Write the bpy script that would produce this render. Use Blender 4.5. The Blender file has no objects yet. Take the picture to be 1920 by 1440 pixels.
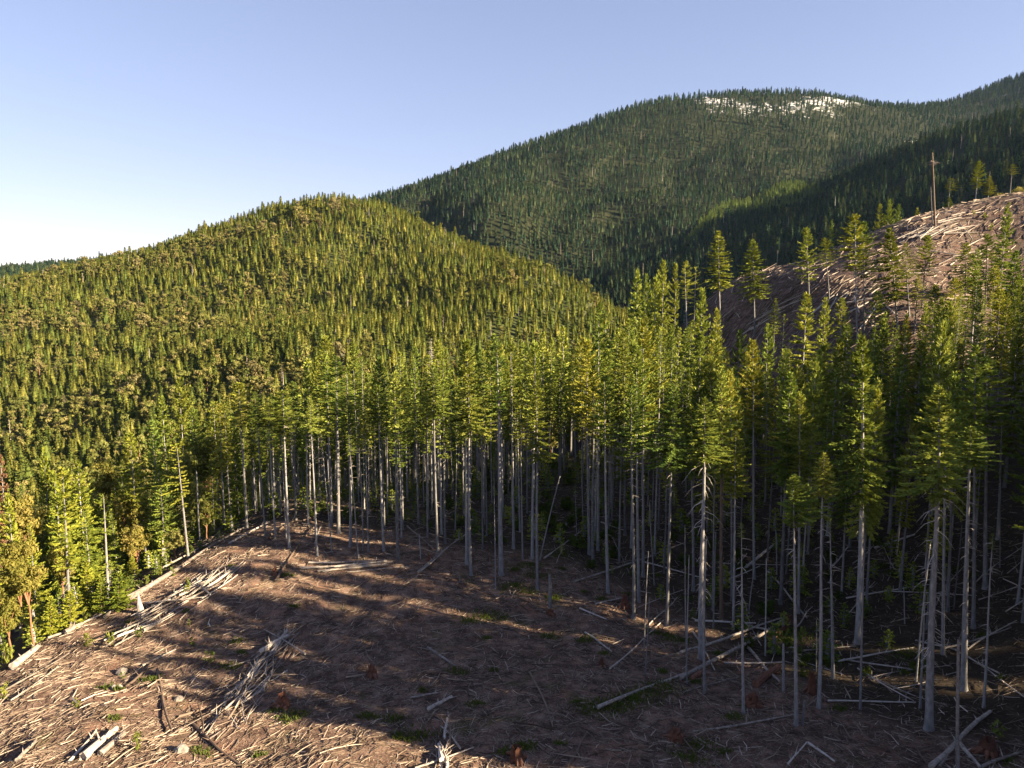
import bpy, bmesh, math, random
import numpy as np
from mathutils import Vector, Matrix, Quaternion

random.seed(7)
RAD = math.radians
scene = bpy.context.scene
COL = scene.collection

# ------------------------------------------------------------------ camera
FPX, CX, CY = 1371.0, 960.0, 720.0        # focal length and centre in photograph pixels
PITCH = RAD(7.5)
cam_data = bpy.data.cameras.new('camera')
cam = bpy.data.objects.new('camera', cam_data)
COL.objects.link(cam)
cam_data.sensor_fit = 'HORIZONTAL'
cam_data.sensor_width = 36.0
cam_data.lens = 36.0 * FPX / 1920.0
cam_data.clip_start = 0.5
cam_data.clip_end = 20000
cam.location = (0, 0, 0)
cam.rotation_euler = (RAD(90) - PITCH, 0, 0)
scene.camera = cam

# ------------------------------------------------------------------ light
SUN_EL = RAD(20.0)
SUN_AZ = RAD(108.0)                        # clockwise from the view direction (+Y): right and a little behind
world = bpy.data.worlds.new('World')
scene.world = world
world.use_nodes = True
nt = world.node_tree
bg = nt.nodes['Background']
sky = nt.nodes.new('ShaderNodeTexSky')
sky.sky_type = 'NISHITA'
sky.sun_disc = False
sky.sun_elevation = SUN_EL
sky.sun_rotation = SUN_AZ
sky.altitude = 900
sky.air_density = 1.0
sky.dust_density = 0.25
sky.ozone_density = 1.6
tone = nt.nodes.new('ShaderNodeMix')        # the violet cast of the clear winter sky
tone.data_type = 'RGBA'
tone.blend_type = 'MULTIPLY'
tone.inputs[0].default_value = 1.0
tone.inputs[7].default_value = (1.08, 0.98, 1.14, 1.0)
soft = nt.nodes.new('ShaderNodeGamma')
soft.inputs[1].default_value = 0.65
nt.links.new(sky.outputs[0], soft.inputs[0])
nt.links.new(soft.outputs[0], tone.inputs[6])
nt.links.new(tone.outputs[2], bg.inputs[0])
bg.inputs[1].default_value = 0.055
sun_data = bpy.data.lights.new('sun', 'SUN')
sun_data.energy = 5.0
sun_data.angle = RAD(0.5)
sun_data.color = (1.0, 0.81, 0.53)
sun = bpy.data.objects.new('sun', sun_data)
COL.objects.link(sun)
SUNV = Vector((math.sin(SUN_AZ) * math.cos(SUN_EL), math.cos(SUN_AZ) * math.cos(SUN_EL), math.sin(SUN_EL)))
sun.rotation_euler = SUNV.to_track_quat('Z', 'Y').to_euler()
sun.location = SUNV * 300

scene.render.engine = 'CYCLES'
scene.view_settings.view_transform = 'Standard'
scene.view_settings.look = 'None'
scene.view_settings.gamma = 1.0
scene.view_settings.exposure = 2.45
scene.cycles.use_denoising = True
try:
    scene.cycles.denoiser = 'OPENIMAGEDENOISE'
except Exception:
    pass
scene.cycles.max_bounces = 5
scene.cycles.diffuse_bounces = 3
scene.cycles.glossy_bounces = 1
scene.cycles.transmission_bounces = 3
scene.cycles.transparent_max_bounces = 4
scene.cycles.volume_bounces = 0
scene.cycles.sample_clamp_indirect = 4.0

# ------------------------------------------------------------------ photograph measurements -> places
CP, SP = math.cos(PITCH), math.sin(PITCH)

def ray(u, v):
    xc, yc = (u - CX) / FPX, (CY - v) / FPX
    return Vector((xc, CP + yc * SP, -SP + yc * CP))

def P(u, v, D):                            # the point seen at pixel (u, v) at forward distance D
    d = ray(u, v)
    return d * (D / d.y)

def project(p):
    y = p[1] * CP - p[2] * SP
    z = p[1] * SP + p[2] * CP
    return CX + FPX * p[0] / y, CY - FPX * z / y

# ------------------------------------------------------------------ terrain: two thin-plate splines, near and far
def tps_fit(pts, scale):
    a = np.array([[p[0], p[1]] for p in pts], float) / scale
    z = np.array([p[2] for p in pts], float)
    n = len(a)
    d2 = ((a[:, None] - a[None]) ** 2).sum(-1)
    K = np.where(d2 > 0, d2 * np.log(np.maximum(d2, 1e-12)) * 0.5, 0.0) + np.eye(n) * 0.002
    Q = np.c_[np.ones(n), a]
    A = np.block([[K, Q], [Q.T, np.zeros((3, 3))]])
    s = np.linalg.solve(A, np.r_[z, 0, 0, 0])
    return a, s, scale

def tps_eval(fit, x, y):
    a, s, scale = fit
    x = np.asarray(x, float).ravel() / scale
    y = np.asarray(y, float).ravel() / scale
    out = np.empty(len(x))
    n = len(a)
    for i in range(0, len(x), 20000):
        xs, ys = x[i:i + 20000], y[i:i + 20000]
        d2 = (xs[:, None] - a[None, :, 0]) ** 2 + (ys[:, None] - a[None, :, 1]) ** 2
        K = d2 * np.log(np.maximum(d2, 1e-12)) * 0.5
        out[i:i + 20000] = K @ s[:n] + s[n] + s[n + 1] * xs + s[n + 2] * ys
    return out

near_pts = [P(*q) for q in [
    (960, 1440, 46), (0, 1440, 46), (1920, 1440, 47), (480, 1300, 57), (1440, 1300, 59),
    (0, 1260, 62), (200, 1140, 75), (420, 1010, 98), (500, 980, 106), (300, 1180, 70), (700, 1200, 69),
    (720, 1050, 88), (940, 1080, 86), (1140, 1112, 83), (1250, 1172, 76), (1464, 1133, 82), (1608, 1207, 71),
    (1742, 1368, 53), (1847, 1103, 78), (1500, 820, 140), (1700, 850, 117), (1900, 800, 107),
    (1050, 920, 126), (700, 945, 122), (560, 935, 119),
    (1400, 640, 215), (1380, 600, 228), (1360, 535, 255), (1500, 492, 250), (1600, 455, 240), (1750, 420, 228),
    (1920, 368, 232), (1650, 560, 195), (1850, 560, 190), (1900, 480, 212), (1600, 640, 178), (1850, 640, 160)]]
near_pts += [Vector(q) for q in [
    (-60, 70, -41), (-60, 95, -43), (-80, 80, -51), (-110, 110, -66), (-160, 150, -84), (-60, 40, -38), (-90, 30, -50),
    (-55, 118, -43), (-250, 250, -104), (-300, 400, -112), (0, 170, -42), (-50, 150, -50), (0, 220, -54), (60, 170, -30), (60, 220, -26),
    (0, 300, -80), (60, 300, -35), (80, 300, -16), (110, 300, -4), (150, 300, 5), (100, 360, -34), (200, 320, 14),
    (200, 250, 31), (180, 190, 17), (250, 330, 30), (60, 30, -27), (100, 40, -17), (150, 60, -4), (150, 130, 4),
    (200, 100, 13), (40, 0, -28), (100, -30, -14), (200, -50, 10), (300, 150, 38), (300, 0, 38), (0, 0, -31),
    (-50, 0, -38), (0, -100, -34), (-100, -100, -50), (100, -120, -15), (200, -150, 6), (400, 300, 50), (400, 100, 55), (-300, 0, -90), (-300,-300,-80), (0,-400,-40), (400,-300,30)]]
NEAR = tps_fit(near_pts, 50.0)

far_pts = [P(*q) for q in [
    # wooded hill in the middle distance: crest, spur and face
    (0, 548, 950), (130, 515, 1000), (330, 470, 1050), (420, 438, 1080), (530, 408, 1100), (600, 400, 1090), (690, 397, 1060), (760, 418, 1020),
    (860, 455, 930), (960, 497, 840), (1060, 540, 770), (1140, 590, 700),
    (0, 900, 420), (300, 800, 430), (500, 700, 480), (600, 610, 620), (0, 700, 600), (300, 600, 750), (530, 500, 860),
    (700, 500, 860), (650, 630, 640), (800, 560, 720), (950, 580, 640), (-300, 700, 600), (-300, 580, 950),
    # mountain: crest
    (720, 412, 1750), (800, 384, 1850), (930, 335, 2000), (1010, 300, 2120), (1090, 262, 2280), (1160, 226, 2420), (1230, 196, 2550), (1330, 184, 2620),
    (1500, 179, 2650), (1600, 190, 2660), (1700, 206, 2850), (1800, 190, 2950), (1920, 147, 3000), (2100, 80, 3000),
    # mountain: face
    (1150, 545, 1120), (1300, 490, 1230), (1000, 440, 1500), (900, 420, 1500), (1200, 360, 1850), (1400, 390, 1650), (1500, 340, 1850), (1600, 290, 2080),
    (1400, 260, 2200), (1250, 280, 2150), (1700, 278, 2250), (1850, 235, 2500),
    # dark spur on the right
    (1600, 405, 1050), (1400, 500, 1000), (1700, 330, 1200), (1790, 275, 1300), (1920, 225, 1350), (1900, 300, 1050),
    # thin far ridge at the left
    (0, 512, 2400), (100, 506, 2500), (300, 500, 2600), (-300, 505, 2500)]]
far_pts += [Vector(q) for q in [
    (-700, 1350, 0), (-400, 1500, -10), (-150, 1450, -15), (60, 1150, -50), (150, 900, -70), (110, 500, -80), (180, 800, -75),
    (-300, 330, -112), (0, 330, -85), (100, 380, -45), (200, 430, -30), (330, 600, -20), (420, 520, 30), (-1500, 1500, -20), (-1500, 600, -110), (-2500, 2500, 60),
    (-1200, 3500, -50), (0, 3600, 150), (1500, 4000, 450), (3000, 4000, 700), (3000, 2500, 700), (-3000, 0, -100),
    (1000, 900, 255), (1300, 600, 370), (1500, 300, 350), (700, 500, 150), (450, 350, 62), (600, 100, 130), (1500, 1500, 480),
    (600, -300, 110), (1500, -500, 200), (0, -1500, -100), (-1500, -1500, -150), (2500, -1000, 250), (2500, 800, 500), (2200, 1700, 520)]]
FAR = tps_fit(far_pts, 700.0)

def fbm(x, y, waves, amp, seed):
    r = np.random.RandomState(seed)
    out = np.zeros_like(x)
    for w in waves:
        for _ in range(4):
            a = r.uniform(0, 2 * math.pi)
            k = 2 * math.pi / (w * r.uniform(0.7, 1.4))
            out += amp * w * np.sin(k * (x * math.cos(a) + y * math.sin(a)) + r.uniform(0, 6.28)) / 4
    return out

def sstep(a, b, t):
    t = np.clip((t - a) / (b - a), 0, 1)
    return t * t * (3 - 2 * t)

def height(x, y):
    x = np.atleast_1d(np.asarray(x, float)); y = np.atleast_1d(np.asarray(y, float))
    shp = x.shape
    x = x.ravel(); y = y.ravel()
    r = np.hypot(x, y)
    w = sstep(300, 430, r)
    z = np.zeros(len(x))
    m = w < 1
    if m.any():
        zn = tps_eval(NEAR, x[m], y[m])
        zn += fbm(x[m], y[m], [14, 6, 2.6, 1.3], 0.030, 3) * sstep(320, 240, r[m])
        z[m] += zn * (1 - w[m])
    m = w > 0
    if m.any():
        zf = tps_eval(FAR, x[m], y[m])
        zf += fbm(x[m], y[m], [260, 120, 60], 0.036, 5) * sstep(420, 800, r[m]) + fbm(x[m], y[m], [420, 190], 0.075, 8) * sstep(1250, 1800, r[m]) * (1 - .92 * sstep(1950, 2350, y[m] + .25 * np.maximum(0, 500 - x[m])))
        z[m] += zf * w[m]
    return z.reshape(shp)

def hgt(x, y):
    return float(height([x], [y])[0])

def hit(u, v, dmin=38.0, dmax=330.0):       # where the sight line of a pixel meets the ground
    d = ray(u, v); d = d / d.y
    t = np.linspace(dmin, dmax, 700)
    z = height(d.x * t, t) - d.z * t
    i = np.argmax(z > 0)
    if z[i] <= 0:
        i = len(t) - 1
        return d * t[i]
    if i == 0:
        return Vector((d.x * t[0], t[0], hgt(d.x * t[0], t[0])))
    f = z[i - 1] / (z[i - 1] - z[i])
    D = t[i - 1] + f * (t[i] - t[i - 1])
    return Vector((d.x * D, D, hgt(d.x * D, D)))

# ------------------------------------------------------------------ materials
def new_mat(name):
    m = bpy.data.materials.new(name)
    m.use_nodes = True
    n = m.node_tree
    for k in list(n.nodes):
        n.nodes.remove(k)
    out = n.nodes.new('ShaderNodeOutputMaterial')
    return m, n, out

def N(n, t, **kw):
    k = n.nodes.new(t)
    for a, b in kw.items():
        setattr(k, a, b)
    return k

def ramp(n, fac, stops):
    r = N(n, 'ShaderNodeValToRGB')
    e = r.color_ramp.elements
    while len(e) > 1:
        e.remove(e[-1])
    e[0].position = stops[0][0]; e[0].color = (*stops[0][1], 1)
    for p, c in stops[1:]:
        q = e.new(p); q.color = (*c, 1)
    n.links.new(fac, r.inputs[0])
    return r.outputs[0]

def noise(n, scale, detail=4, rough=0.6, vec=None, dims='3D'):
    t = N(n, 'ShaderNodeTexNoise')
    t.inputs['Scale'].default_value = scale
    t.inputs['Detail'].default_value = detail
    t.inputs['Roughness'].default_value = rough
    if vec is not None:
        n.links.new(vec, t.inputs['Vector'])
    return t.outputs[0]

def mix(n, fac, a, b, mode='MIX'):
    m = N(n, 'ShaderNodeMix', data_type='RGBA', blend_type=mode)
    for s, val in ((m.inputs[0], fac), (m.inputs[6], a), (m.inputs[7], b)):
        if isinstance(val, (int, float)):
            s.default_value = val
        elif isinstance(val, tuple):
            s.default_value = (*val, 1)
        else:
            n.links.new(val, s)
    return m.outputs[2]

def math_(n, op, a, b=None, clamp=False):
    m = N(n, 'ShaderNodeMath', operation=op)
    m.use_clamp = clamp
    for s, val in ((m.inputs[0], a), (m.inputs[1], b)):
        if val is None:
            continue
        if isinstance(val, (int, float)):
            s.default_value = val
        else:
            n.links.new(val, s)
    return m.outputs[0]

def foliage_mat(name, stops, use_obj_color=True, translucent=0.35):
    m, n, out = new_mat(name)
    at = N(n, 'ShaderNodeAttribute', attribute_name='tint')
    oi = N(n, 'ShaderNodeObjectInfo')
    f = math_(n, 'ADD', math_(n, 'MULTIPLY', at.outputs['Fac'], 0.55 if use_obj_color else 0.5), math_(n, 'MULTIPLY', oi.outputs['Random'], 0.45 if use_obj_color else 0.5))
    c = ramp(n, f, stops)
    if use_obj_color:
        c = mix(n, 1.0, c, oi.outputs['Color'], 'MULTIPLY')
    d = N(n, 'ShaderNodeBsdfDiffuse'); t = N(n, 'ShaderNodeBsdfTranslucent')
    n.links.new(c, d.inputs[0])
    c2 = mix(n, 1.0, c, (1.15, 1.1, 0.55), 'MULTIPLY')
    n.links.new(c2, t.inputs[0])
    s = N(n, 'ShaderNodeMixShader')
    s.inputs[0].default_value = translucent
    n.links.new(d.outputs[0], s.inputs[1]); n.links.new(t.outputs[0], s.inputs[2])
    n.links.new(s.outputs[0], out.inputs[0])
    return m

def wood_mat(name, stops, scale=(3, 3, 0.4), bump=0.4, tint=True, rough=0.85):
    m, n, out = new_mat(name)
    tc = N(n, 'ShaderNodeTexCoord')
    mp = N(n, 'ShaderNodeMapping')
    mp.inputs['Scale'].default_value = scale
    n.links.new(tc.outputs['Object'], mp.inputs[0])
    oi = N(n, 'ShaderNodeObjectInfo')
    nz = noise(n, 1.0, 5, 0.65, mp.outputs[0])
    f = math_(n, 'ADD', math_(n, 'MULTIPLY', nz, 0.75), math_(n, 'MULTIPLY', oi.outputs['Random'], 0.3))
    f = math_(n, 'SUBTRACT', f, 0.02)
    if tint:
        at = N(n, 'ShaderNodeAttribute', attribute_name='tint')
        f = math_(n, 'ADD', f, math_(n, 'MULTIPLY', at.outputs['Fac'], 0.3))
        f = math_(n, 'SUBTRACT', f, 0.1)
    c = ramp(n, f, stops)
    b = N(n, 'ShaderNodeBsdfPrincipled')
    b.inputs['Roughness'].default_value = rough
    b.inputs['Specular IOR Level'].default_value = 0.2
    n.links.new(c, b.inputs['Base Color'])
    bp = N(n, 'ShaderNodeBump'); bp.inputs['Strength'].default_value = bump; bp.inputs['Distance'].default_value = 0.055
    n.links.new(nz, bp.inputs['Height']); n.links.new(bp.outputs[0], b.inputs['Normal'])
    n.links.new(b.outputs[0], out.inputs[0])
    return m

GREEN = [(0.0, (0.042, 0.076, 0.022)), (0.35, (0.130, 0.170, 0.034)), (0.65, (0.222, 0.25, 0.046)), (1.0, (0.34, 0.325, 0.08))]
M_NEEDLE = foliage_mat('fir_needles', GREEN, True, 0.2)
M_NEEDLE_FAR = foliage_mat('distant_fir_needles', [(0.0, (0.050, 0.080, 0.026)), (0.35, (0.10, 0.125, 0.030)), (0.7, (0.17, 0.17, 0.040)), (1.0, (0.24, 0.205, 0.07))], False, 0.25)
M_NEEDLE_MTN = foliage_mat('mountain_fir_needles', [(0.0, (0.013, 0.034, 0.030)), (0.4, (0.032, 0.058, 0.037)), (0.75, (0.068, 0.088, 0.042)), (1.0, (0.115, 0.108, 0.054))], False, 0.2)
M_PLANTATION = foliage_mat('young_plantation_needles', [(0.0, (0.08, 0.125, 0.04)), (0.5, (0.125, 0.17, 0.048)), (1.0, (0.18, 0.21, 0.065))], False, 0.25)
M_LEAF = foliage_mat('madrone_leaves', [(0.0, (0.08, 0.10, 0.028)), (0.5, (0.17, 0.175, 0.05)), (0.8, (0.25, 0.23, 0.08)), (1.0, (0.31, 0.265, 0.12))])
M_LEAF_FAR = foliage_mat('distant_broadleaf', [(0.0, (0.075, 0.095, 0.03)), (0.5, (0.14, 0.145, 0.042)), (0.8, (0.21, 0.18, 0.07)), (1.0, (0.27, 0.20, 0.10))], False, 0.25)
M_OAK = foliage_mat('leafless_oak_twigs', [(0.0, (0.11, 0.10, 0.045)), (0.5, (0.165, 0.145, 0.065)), (1.0, (0.23, 0.195, 0.10))], False, 0.2)
M_RED = foliage_mat('dead_red_needles', [(0.0, (0.15, 0.085, 0.048)), (1.0, (0.26, 0.165, 0.10))])
M_MOSS = foliage_mat('green_ground_growth', [(0.0, (0.035, 0.06, 0.014)), (1.0, (0.10, 0.12, 0.03))])
M_BARK = wood_mat('grey_fir_bark', [(0.2, (0.05, 0.047, 0.046)), (0.5, (0.165, 0.158, 0.158)), (0.75, (0.30, 0.288, 0.285)), (1.0, (0.42, 0.40, 0.39))], (2.2, 2.2, 9.0), 0.6, False)
M_BARK_BROWN = wood_mat('brown_bark', [(0.2, (0.06, 0.04, 0.03)), (0.55, (0.14, 0.10, 0.075)), (0.9, (0.26, 0.2, 0.16))], (2.2, 2.2, 9.0), 0.6, False)
M_MADRONE = wood_mat('orange_madrone_bark', [(0.2, (0.12, 0.055, 0.03)), (0.6, (0.24, 0.125, 0.07)), (1.0, (0.36, 0.24, 0.16))], (3, 3, 5), 0.3, False)
M_DEADWOOD = wood_mat('weathered_pale_wood', [(0.25, (0.06, 0.047, 0.04)), (0.42, (0.17, 0.142, 0.125)), (0.6, (0.33, 0.285, 0.25)), (0.8, (0.47, 0.42, 0.385))], (2.6, 2.6, 2.6), 0.4)
M_BROWNWOOD = wood_mat('brown_weathered_wood', [(0.15, (0.05, 0.035, 0.028)), (0.5, (0.12, 0.085, 0.065)), (1.0, (0.24, 0.18, 0.14))], (1.2, 1.2, 1.2), 0.4)
M_REDWOOD = wood_mat('rotten_red_wood', [(0.2, (0.045, 0.02, 0.013)), (0.5, (0.11, 0.045, 0.027)), (0.85, (0.20, 0.11, 0.08)), (1.0, (0.33, 0.24, 0.19))], (4, 4, 4), 0.7)
M_ROCK = wood_mat('pale_rock', [(0.2, (0.10, 0.085, 0.075)), (0.6, (0.22, 0.195, 0.175)), (1.0, (0.36, 0.33, 0.3))], (5, 5, 5), 0.6, False)
M_STICK = wood_mat('broken_sticks', [(0.0, (0.045, 0.032, 0.025)), (0.35, (0.145, 0.108, 0.083)), (0.65, (0.27, 0.212, 0.168)), (1.0, (0.50, 0.42, 0.36))], (0.6, 0.6, 0.6), 0.2)
# the stick material reads its tint mostly
def stick_ramp():
    n = M_STICK.node_tree
    at = N(n, 'ShaderNodeAttribute', attribute_name='tint')
    r = [k for k in n.nodes if k.type == 'VALTORGB'][0]
    n.links.new(at.outputs['Fac'], r.inputs[0])
stick_ramp()

def ground_mat(name, kind):
    m, n, out = new_mat(name)
    geo = N(n, 'ShaderNodeNewGeometry')
    pos = geo.outputs['Position']
    b = N(n, 'ShaderNodeBsdfPrincipled')
    b.inputs['Roughness'].default_value = 0.95
    b.inputs['Specular IOR Level'].default_value = 0.1
    if kind == 'near':
        big = noise(n, 0.09, 4, 0.6, pos)
        mid = noise(n, 0.7, 5, 0.7, pos)
        fine = noise(n, 6.0, 8, 0.8, pos)
        f = math_(n, 'ADD', math_(n, 'MULTIPLY', mid, 0.5), math_(n, 'MULTIPLY', fine, 0.5))
        c = ramp(n, f, [(0.36, (0.024, 0.016, 0.013)), (0.46, (0.10, 0.062, 0.048)), (0.55, (0.215, 0.142, 0.108)), (0.66, (0.38, 0.275, 0.215))])
        red = ramp(n, noise(n, 0.35, 3, 0.6, pos), [(0.55, (0, 0, 0)), (0.72, (1, 1, 1))])
        c = mix(n, math_(n, 'MULTIPLY', red, 0.6), c, (0.24, 0.115, 0.075))
        moss = ramp(n, noise(n, 0.22, 5, 0.65, pos), [(0.57, (0, 0, 0)), (0.70, (1, 1, 1))])
        c = mix(n, math_(n, 'MULTIPLY', moss, 0.6), c, (0.075, 0.075, 0.02))
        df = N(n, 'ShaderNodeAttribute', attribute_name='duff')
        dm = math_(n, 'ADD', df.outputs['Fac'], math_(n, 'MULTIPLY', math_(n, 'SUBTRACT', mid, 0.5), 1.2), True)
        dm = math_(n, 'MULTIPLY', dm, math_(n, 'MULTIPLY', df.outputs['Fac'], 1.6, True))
        floor_shade_c = ramp(n, f, [(0.35, (0.022, 0.016, 0.012)), (0.52, (0.055, 0.042, 0.030)), (0.68, (0.125, 0.095, 0.07))])  # the stand's heavy shade put into a darker soil colour
        c = mix(n, dm, c, floor_shade_c)
        up = N(n, 'ShaderNodeAttribute', attribute_name='upper_tone')
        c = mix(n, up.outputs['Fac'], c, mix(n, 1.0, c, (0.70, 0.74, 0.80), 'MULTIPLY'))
        n.links.new(c, b.inputs['Base Color'])
        bp = N(n, 'ShaderNodeBump'); bp.inputs['Strength'].default_value = 1.0; bp.inputs['Distance'].default_value = 0.35
        n.links.new(f, bp.inputs['Height']); n.links.new(bp.outputs[0], b.inputs['Normal'])
    else:
        f = noise(n, 0.05, 6, 0.7, pos)
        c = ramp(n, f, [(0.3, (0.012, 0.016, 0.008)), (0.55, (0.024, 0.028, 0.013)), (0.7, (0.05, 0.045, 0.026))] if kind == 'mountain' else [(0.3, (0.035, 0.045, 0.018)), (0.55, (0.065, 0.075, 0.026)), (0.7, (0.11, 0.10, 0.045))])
        if kind == 'mountain':
            at = N(n, 'ShaderNodeAttribute', attribute_name='snow')
            nz = noise(n, 0.045, 6, 0.85, pos)
            s = math_(n, 'MULTIPLY', math_(n, 'SUBTRACT', math_(n, 'ADD', at.outputs['Fac'], nz), 1.03), 7.0, True)
            c = mix(n, s, c, (0.80, 0.80, 0.82))
        n.links.new(c, b.inputs['Base Color'])
    n.links.new(b.outputs[0], out.inputs[0])
    return m

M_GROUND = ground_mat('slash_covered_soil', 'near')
M_HILL = ground_mat('forest_floor', 'hill')
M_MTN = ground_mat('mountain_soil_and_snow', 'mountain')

# ------------------------------------------------------------------ mesh helpers
def mesh_from(name, V, F, mats, tint=None, smooth=False, mat_idx=None):
    me = bpy.data.meshes.new(name)
    V = np.asarray(V, np.float32); 
    if isinstance(F, np.ndarray):
        k = F.shape[1]
        me.vertices.add(len(V)); me.vertices.foreach_set('co', V.ravel())
        me.loops.add(F.size); me.loops.foreach_set('vertex_index', F.ravel().astype(np.int32))
        me.polygons.add(len(F))
        me.polygons.foreach_set('loop_start', np.arange(0, F.size, k, dtype=np.int32))
    else:
        me.from_pydata([tuple(map(float, v)) for v in V], [], [tuple(map(int, f)) for f in F])
    for m in (mats if isinstance(mats, (list, tuple)) else [mats]):
        me.materials.append(m)
    if mat_idx is not None:
        me.polygons.foreach_set('material_index', np.asarray(mat_idx, np.int32))
    if tint is not None:
        a = me.attributes.new('tint', 'FLOAT', 'FACE')
        a.data.foreach_set('value', np.asarray(tint, np.float32))
    me.update(calc_edges=True)
    me.polygons.foreach_set('use_smooth', np.full(len(me.polygons), bool(smooth)))
    me.validate()
    return me

class MB:                                   # collects tubes and blades into one mesh
    def __init__(s):
        s.V, s.F, s.T = [], [], []
    def add(s, V, F, t=0.5):
        o = len(s.V)
        s.V.extend(V)
        s.F.extend([tuple(i + o for i in f) for f in F])
        s.T.extend([t] * len(F))
    def tube(s, pts, radii, sides=6, t=0.5, cap=True, jag=0.0, rnd=random):
        pts = [Vector(p) for p in pts]
        V, F = [], []
        n = len(pts)
        up = None
        for i, p in enumerate(pts):
            d = (pts[min(i + 1, n - 1)] - pts[max(i - 1, 0)])
            if d.length < 1e-9: d = Vector((0, 0, 1))
            d.normalize()
            if up is None:
                a = Vector((1, 0, 0)) if abs(d.x) < 0.8 else Vector((0, 1, 0))
                up = d.cross(a).normalized()
            e = (up - d * up.dot(d))
            if e.length < 1e-6: e = d.orthogonal()
            e.normalize(); up = e
            f = d.cross(e)
            r = radii[i] if hasattr(radii, '__len__') else radii
            for k in range(sides):
                a = 2 * math.pi * k / sides
                q = p + (e * math.cos(a) + f * math.sin(a)) * r
                if jag and (i == 0 or i == n - 1):
                    q += d * rnd.uniform(-jag, jag)
                V.append(q)
        for i in range(n - 1):
            for k in range(sides):
                k2 = (k + 1) % sides
                F.append((i * sides + k, i * sides + k2, (i + 1) * sides + k2, (i + 1) * sides + k))
        if cap:
            F.append(tuple(range(sides - 1, -1, -1)))
            F.append(tuple((n - 1) * sides + k for k in range(sides)))
        s.add(V, F, t)
    def mesh(s, name, mats, smooth=False):
        return mesh_from(name, s.V, s.F, mats, s.T, smooth)

def obj(name, me, parent=None, loc=None, scale=None, rot=None):
    o = bpy.data.objects.new(name, me)
    COL.objects.link(o)
    if parent is not None: o.parent = parent
    if loc is not None: o.location = loc
    if scale is not None: o.scale = scale
    if rot is not None: o.rotation_euler = rot
    return o

def tag(o, label=None, cat=None, group=None, kind=None):
    if label: o['label'] = label
    if cat: o['category'] = cat
    if group: o['group'] = group
    if kind: o['kind'] = kind
    return o

# ------------------------------------------------------------------ the ground, the hill and the mountain: one continuous relief in three sheets
def axis(segs):
    out = [segs[0][0]]
    for a, b, st in segs:
        n = max(1, int(round((b - a) / st)))
        out.extend(list(np.linspace(a, b, n + 1)[1:]))
    return np.array(out)

gx = axis([(-6000, -3000, 500), (-3000, -1200, 60), (-1200, -220, 22), (-220, -70, 5), (-70, 75, 0.75), (75, 240, 3), (240, 1000, 20), (1000, 3400, 40), (3400, 7000, 450)])
gy = axis([(-3000, -300, 180), (-300, 30, 12), (30, 130, 0.75), (130, 300, 3), (300, 1300, 18), (1300, 3300, 34), (3300, 9000, 500)])
GX, GY = np.meshgrid(gx, gy, indexing='ij')
GZ = height(GX, GY)
nx, ny = GX.shape
far_edge = sstep(3400, 6000, np.hypot(GX, GY - 500))
GZ = GZ * (1 - far_edge) + (-120) * far_edge
idx = np.arange(nx * ny).reshape(nx, ny)
quads = np.stack([idx[:-1, :-1], idx[1:, :-1], idx[1:, 1:], idx[:-1, 1:]], -1).reshape(-1, 4)
allV = np.stack([GX, GY, GZ], -1).reshape(-1, 3)
cxy = allV[quads].mean(1)

def region(x, y):                           # 0 near ground, 1 wooded hill, 2 mountain
    r = np.hypot(x, y)
    out = np.where(r < 360, 0, 1)
    # the valley line between hill and mountain
    line = np.interp(x, [-3000, -700, -400, -150, 60, 150, 190, 240, 400, 800], [1600, 1350, 1420, 1400, 1120, 900, 800, 560, 380, 360])
    return np.where((r >= 360) & (y > line) , 2, np.where((r >= 360) & (x > 240), 2, out))
reg = region(cxy[:, 0], cxy[:, 1])

# snow lies in clearings near the summit and in the saddle
snow_spots = [(1325, 196, 2540, 55, .58), (1365, 202, 2510, 60, .58), (1405, 207, 2480, 60, .56), (1450, 208, 2470, 60, .55), (1490, 203, 2500, 60, .55), (1530, 194, 2560, 60, .6), (1570, 190, 2610, 55, .64), (1600, 192, 2630, 45, .62),
              (1440, 235, 2300, 130, .38), (1340, 228, 2350, 110, .38), (1722, 272, 2280, 46, .66), (1768, 268, 2320, 34, .62), (1345, 205, 2420, 60, .52), (1395, 210, 2400, 60, .52), (1445, 212, 2390, 60, .5), (1500, 208, 2420, 60, .5), (1555, 200, 2480, 60, .54), (1880, 190, 2800, 50, .5), (1560, 240, 2350, 120, .36)]
def snow_at(x, y):
    s = np.zeros_like(x)
    for u, v, D, rad, amt in snow_spots:
        p = P(u, v, D)
        s = np.maximum(s, amt * np.exp(-(((x - p.x) ** 2 + (y - p.y) ** 2) / (2 * rad * rad)) ** 2))
    return s

# forest floor darkened by painted-in shade under the stand and off the logged ground
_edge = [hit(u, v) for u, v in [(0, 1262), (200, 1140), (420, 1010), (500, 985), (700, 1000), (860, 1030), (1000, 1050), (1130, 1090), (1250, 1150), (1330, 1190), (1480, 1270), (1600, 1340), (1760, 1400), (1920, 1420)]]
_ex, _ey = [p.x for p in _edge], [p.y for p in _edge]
def floor_shade_at(x, y):
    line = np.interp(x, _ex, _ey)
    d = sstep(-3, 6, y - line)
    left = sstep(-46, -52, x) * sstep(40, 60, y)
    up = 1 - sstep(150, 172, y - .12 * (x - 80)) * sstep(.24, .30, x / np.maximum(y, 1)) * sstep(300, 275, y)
    return np.clip(np.maximum(d, left) * up, 0, 1)

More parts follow.
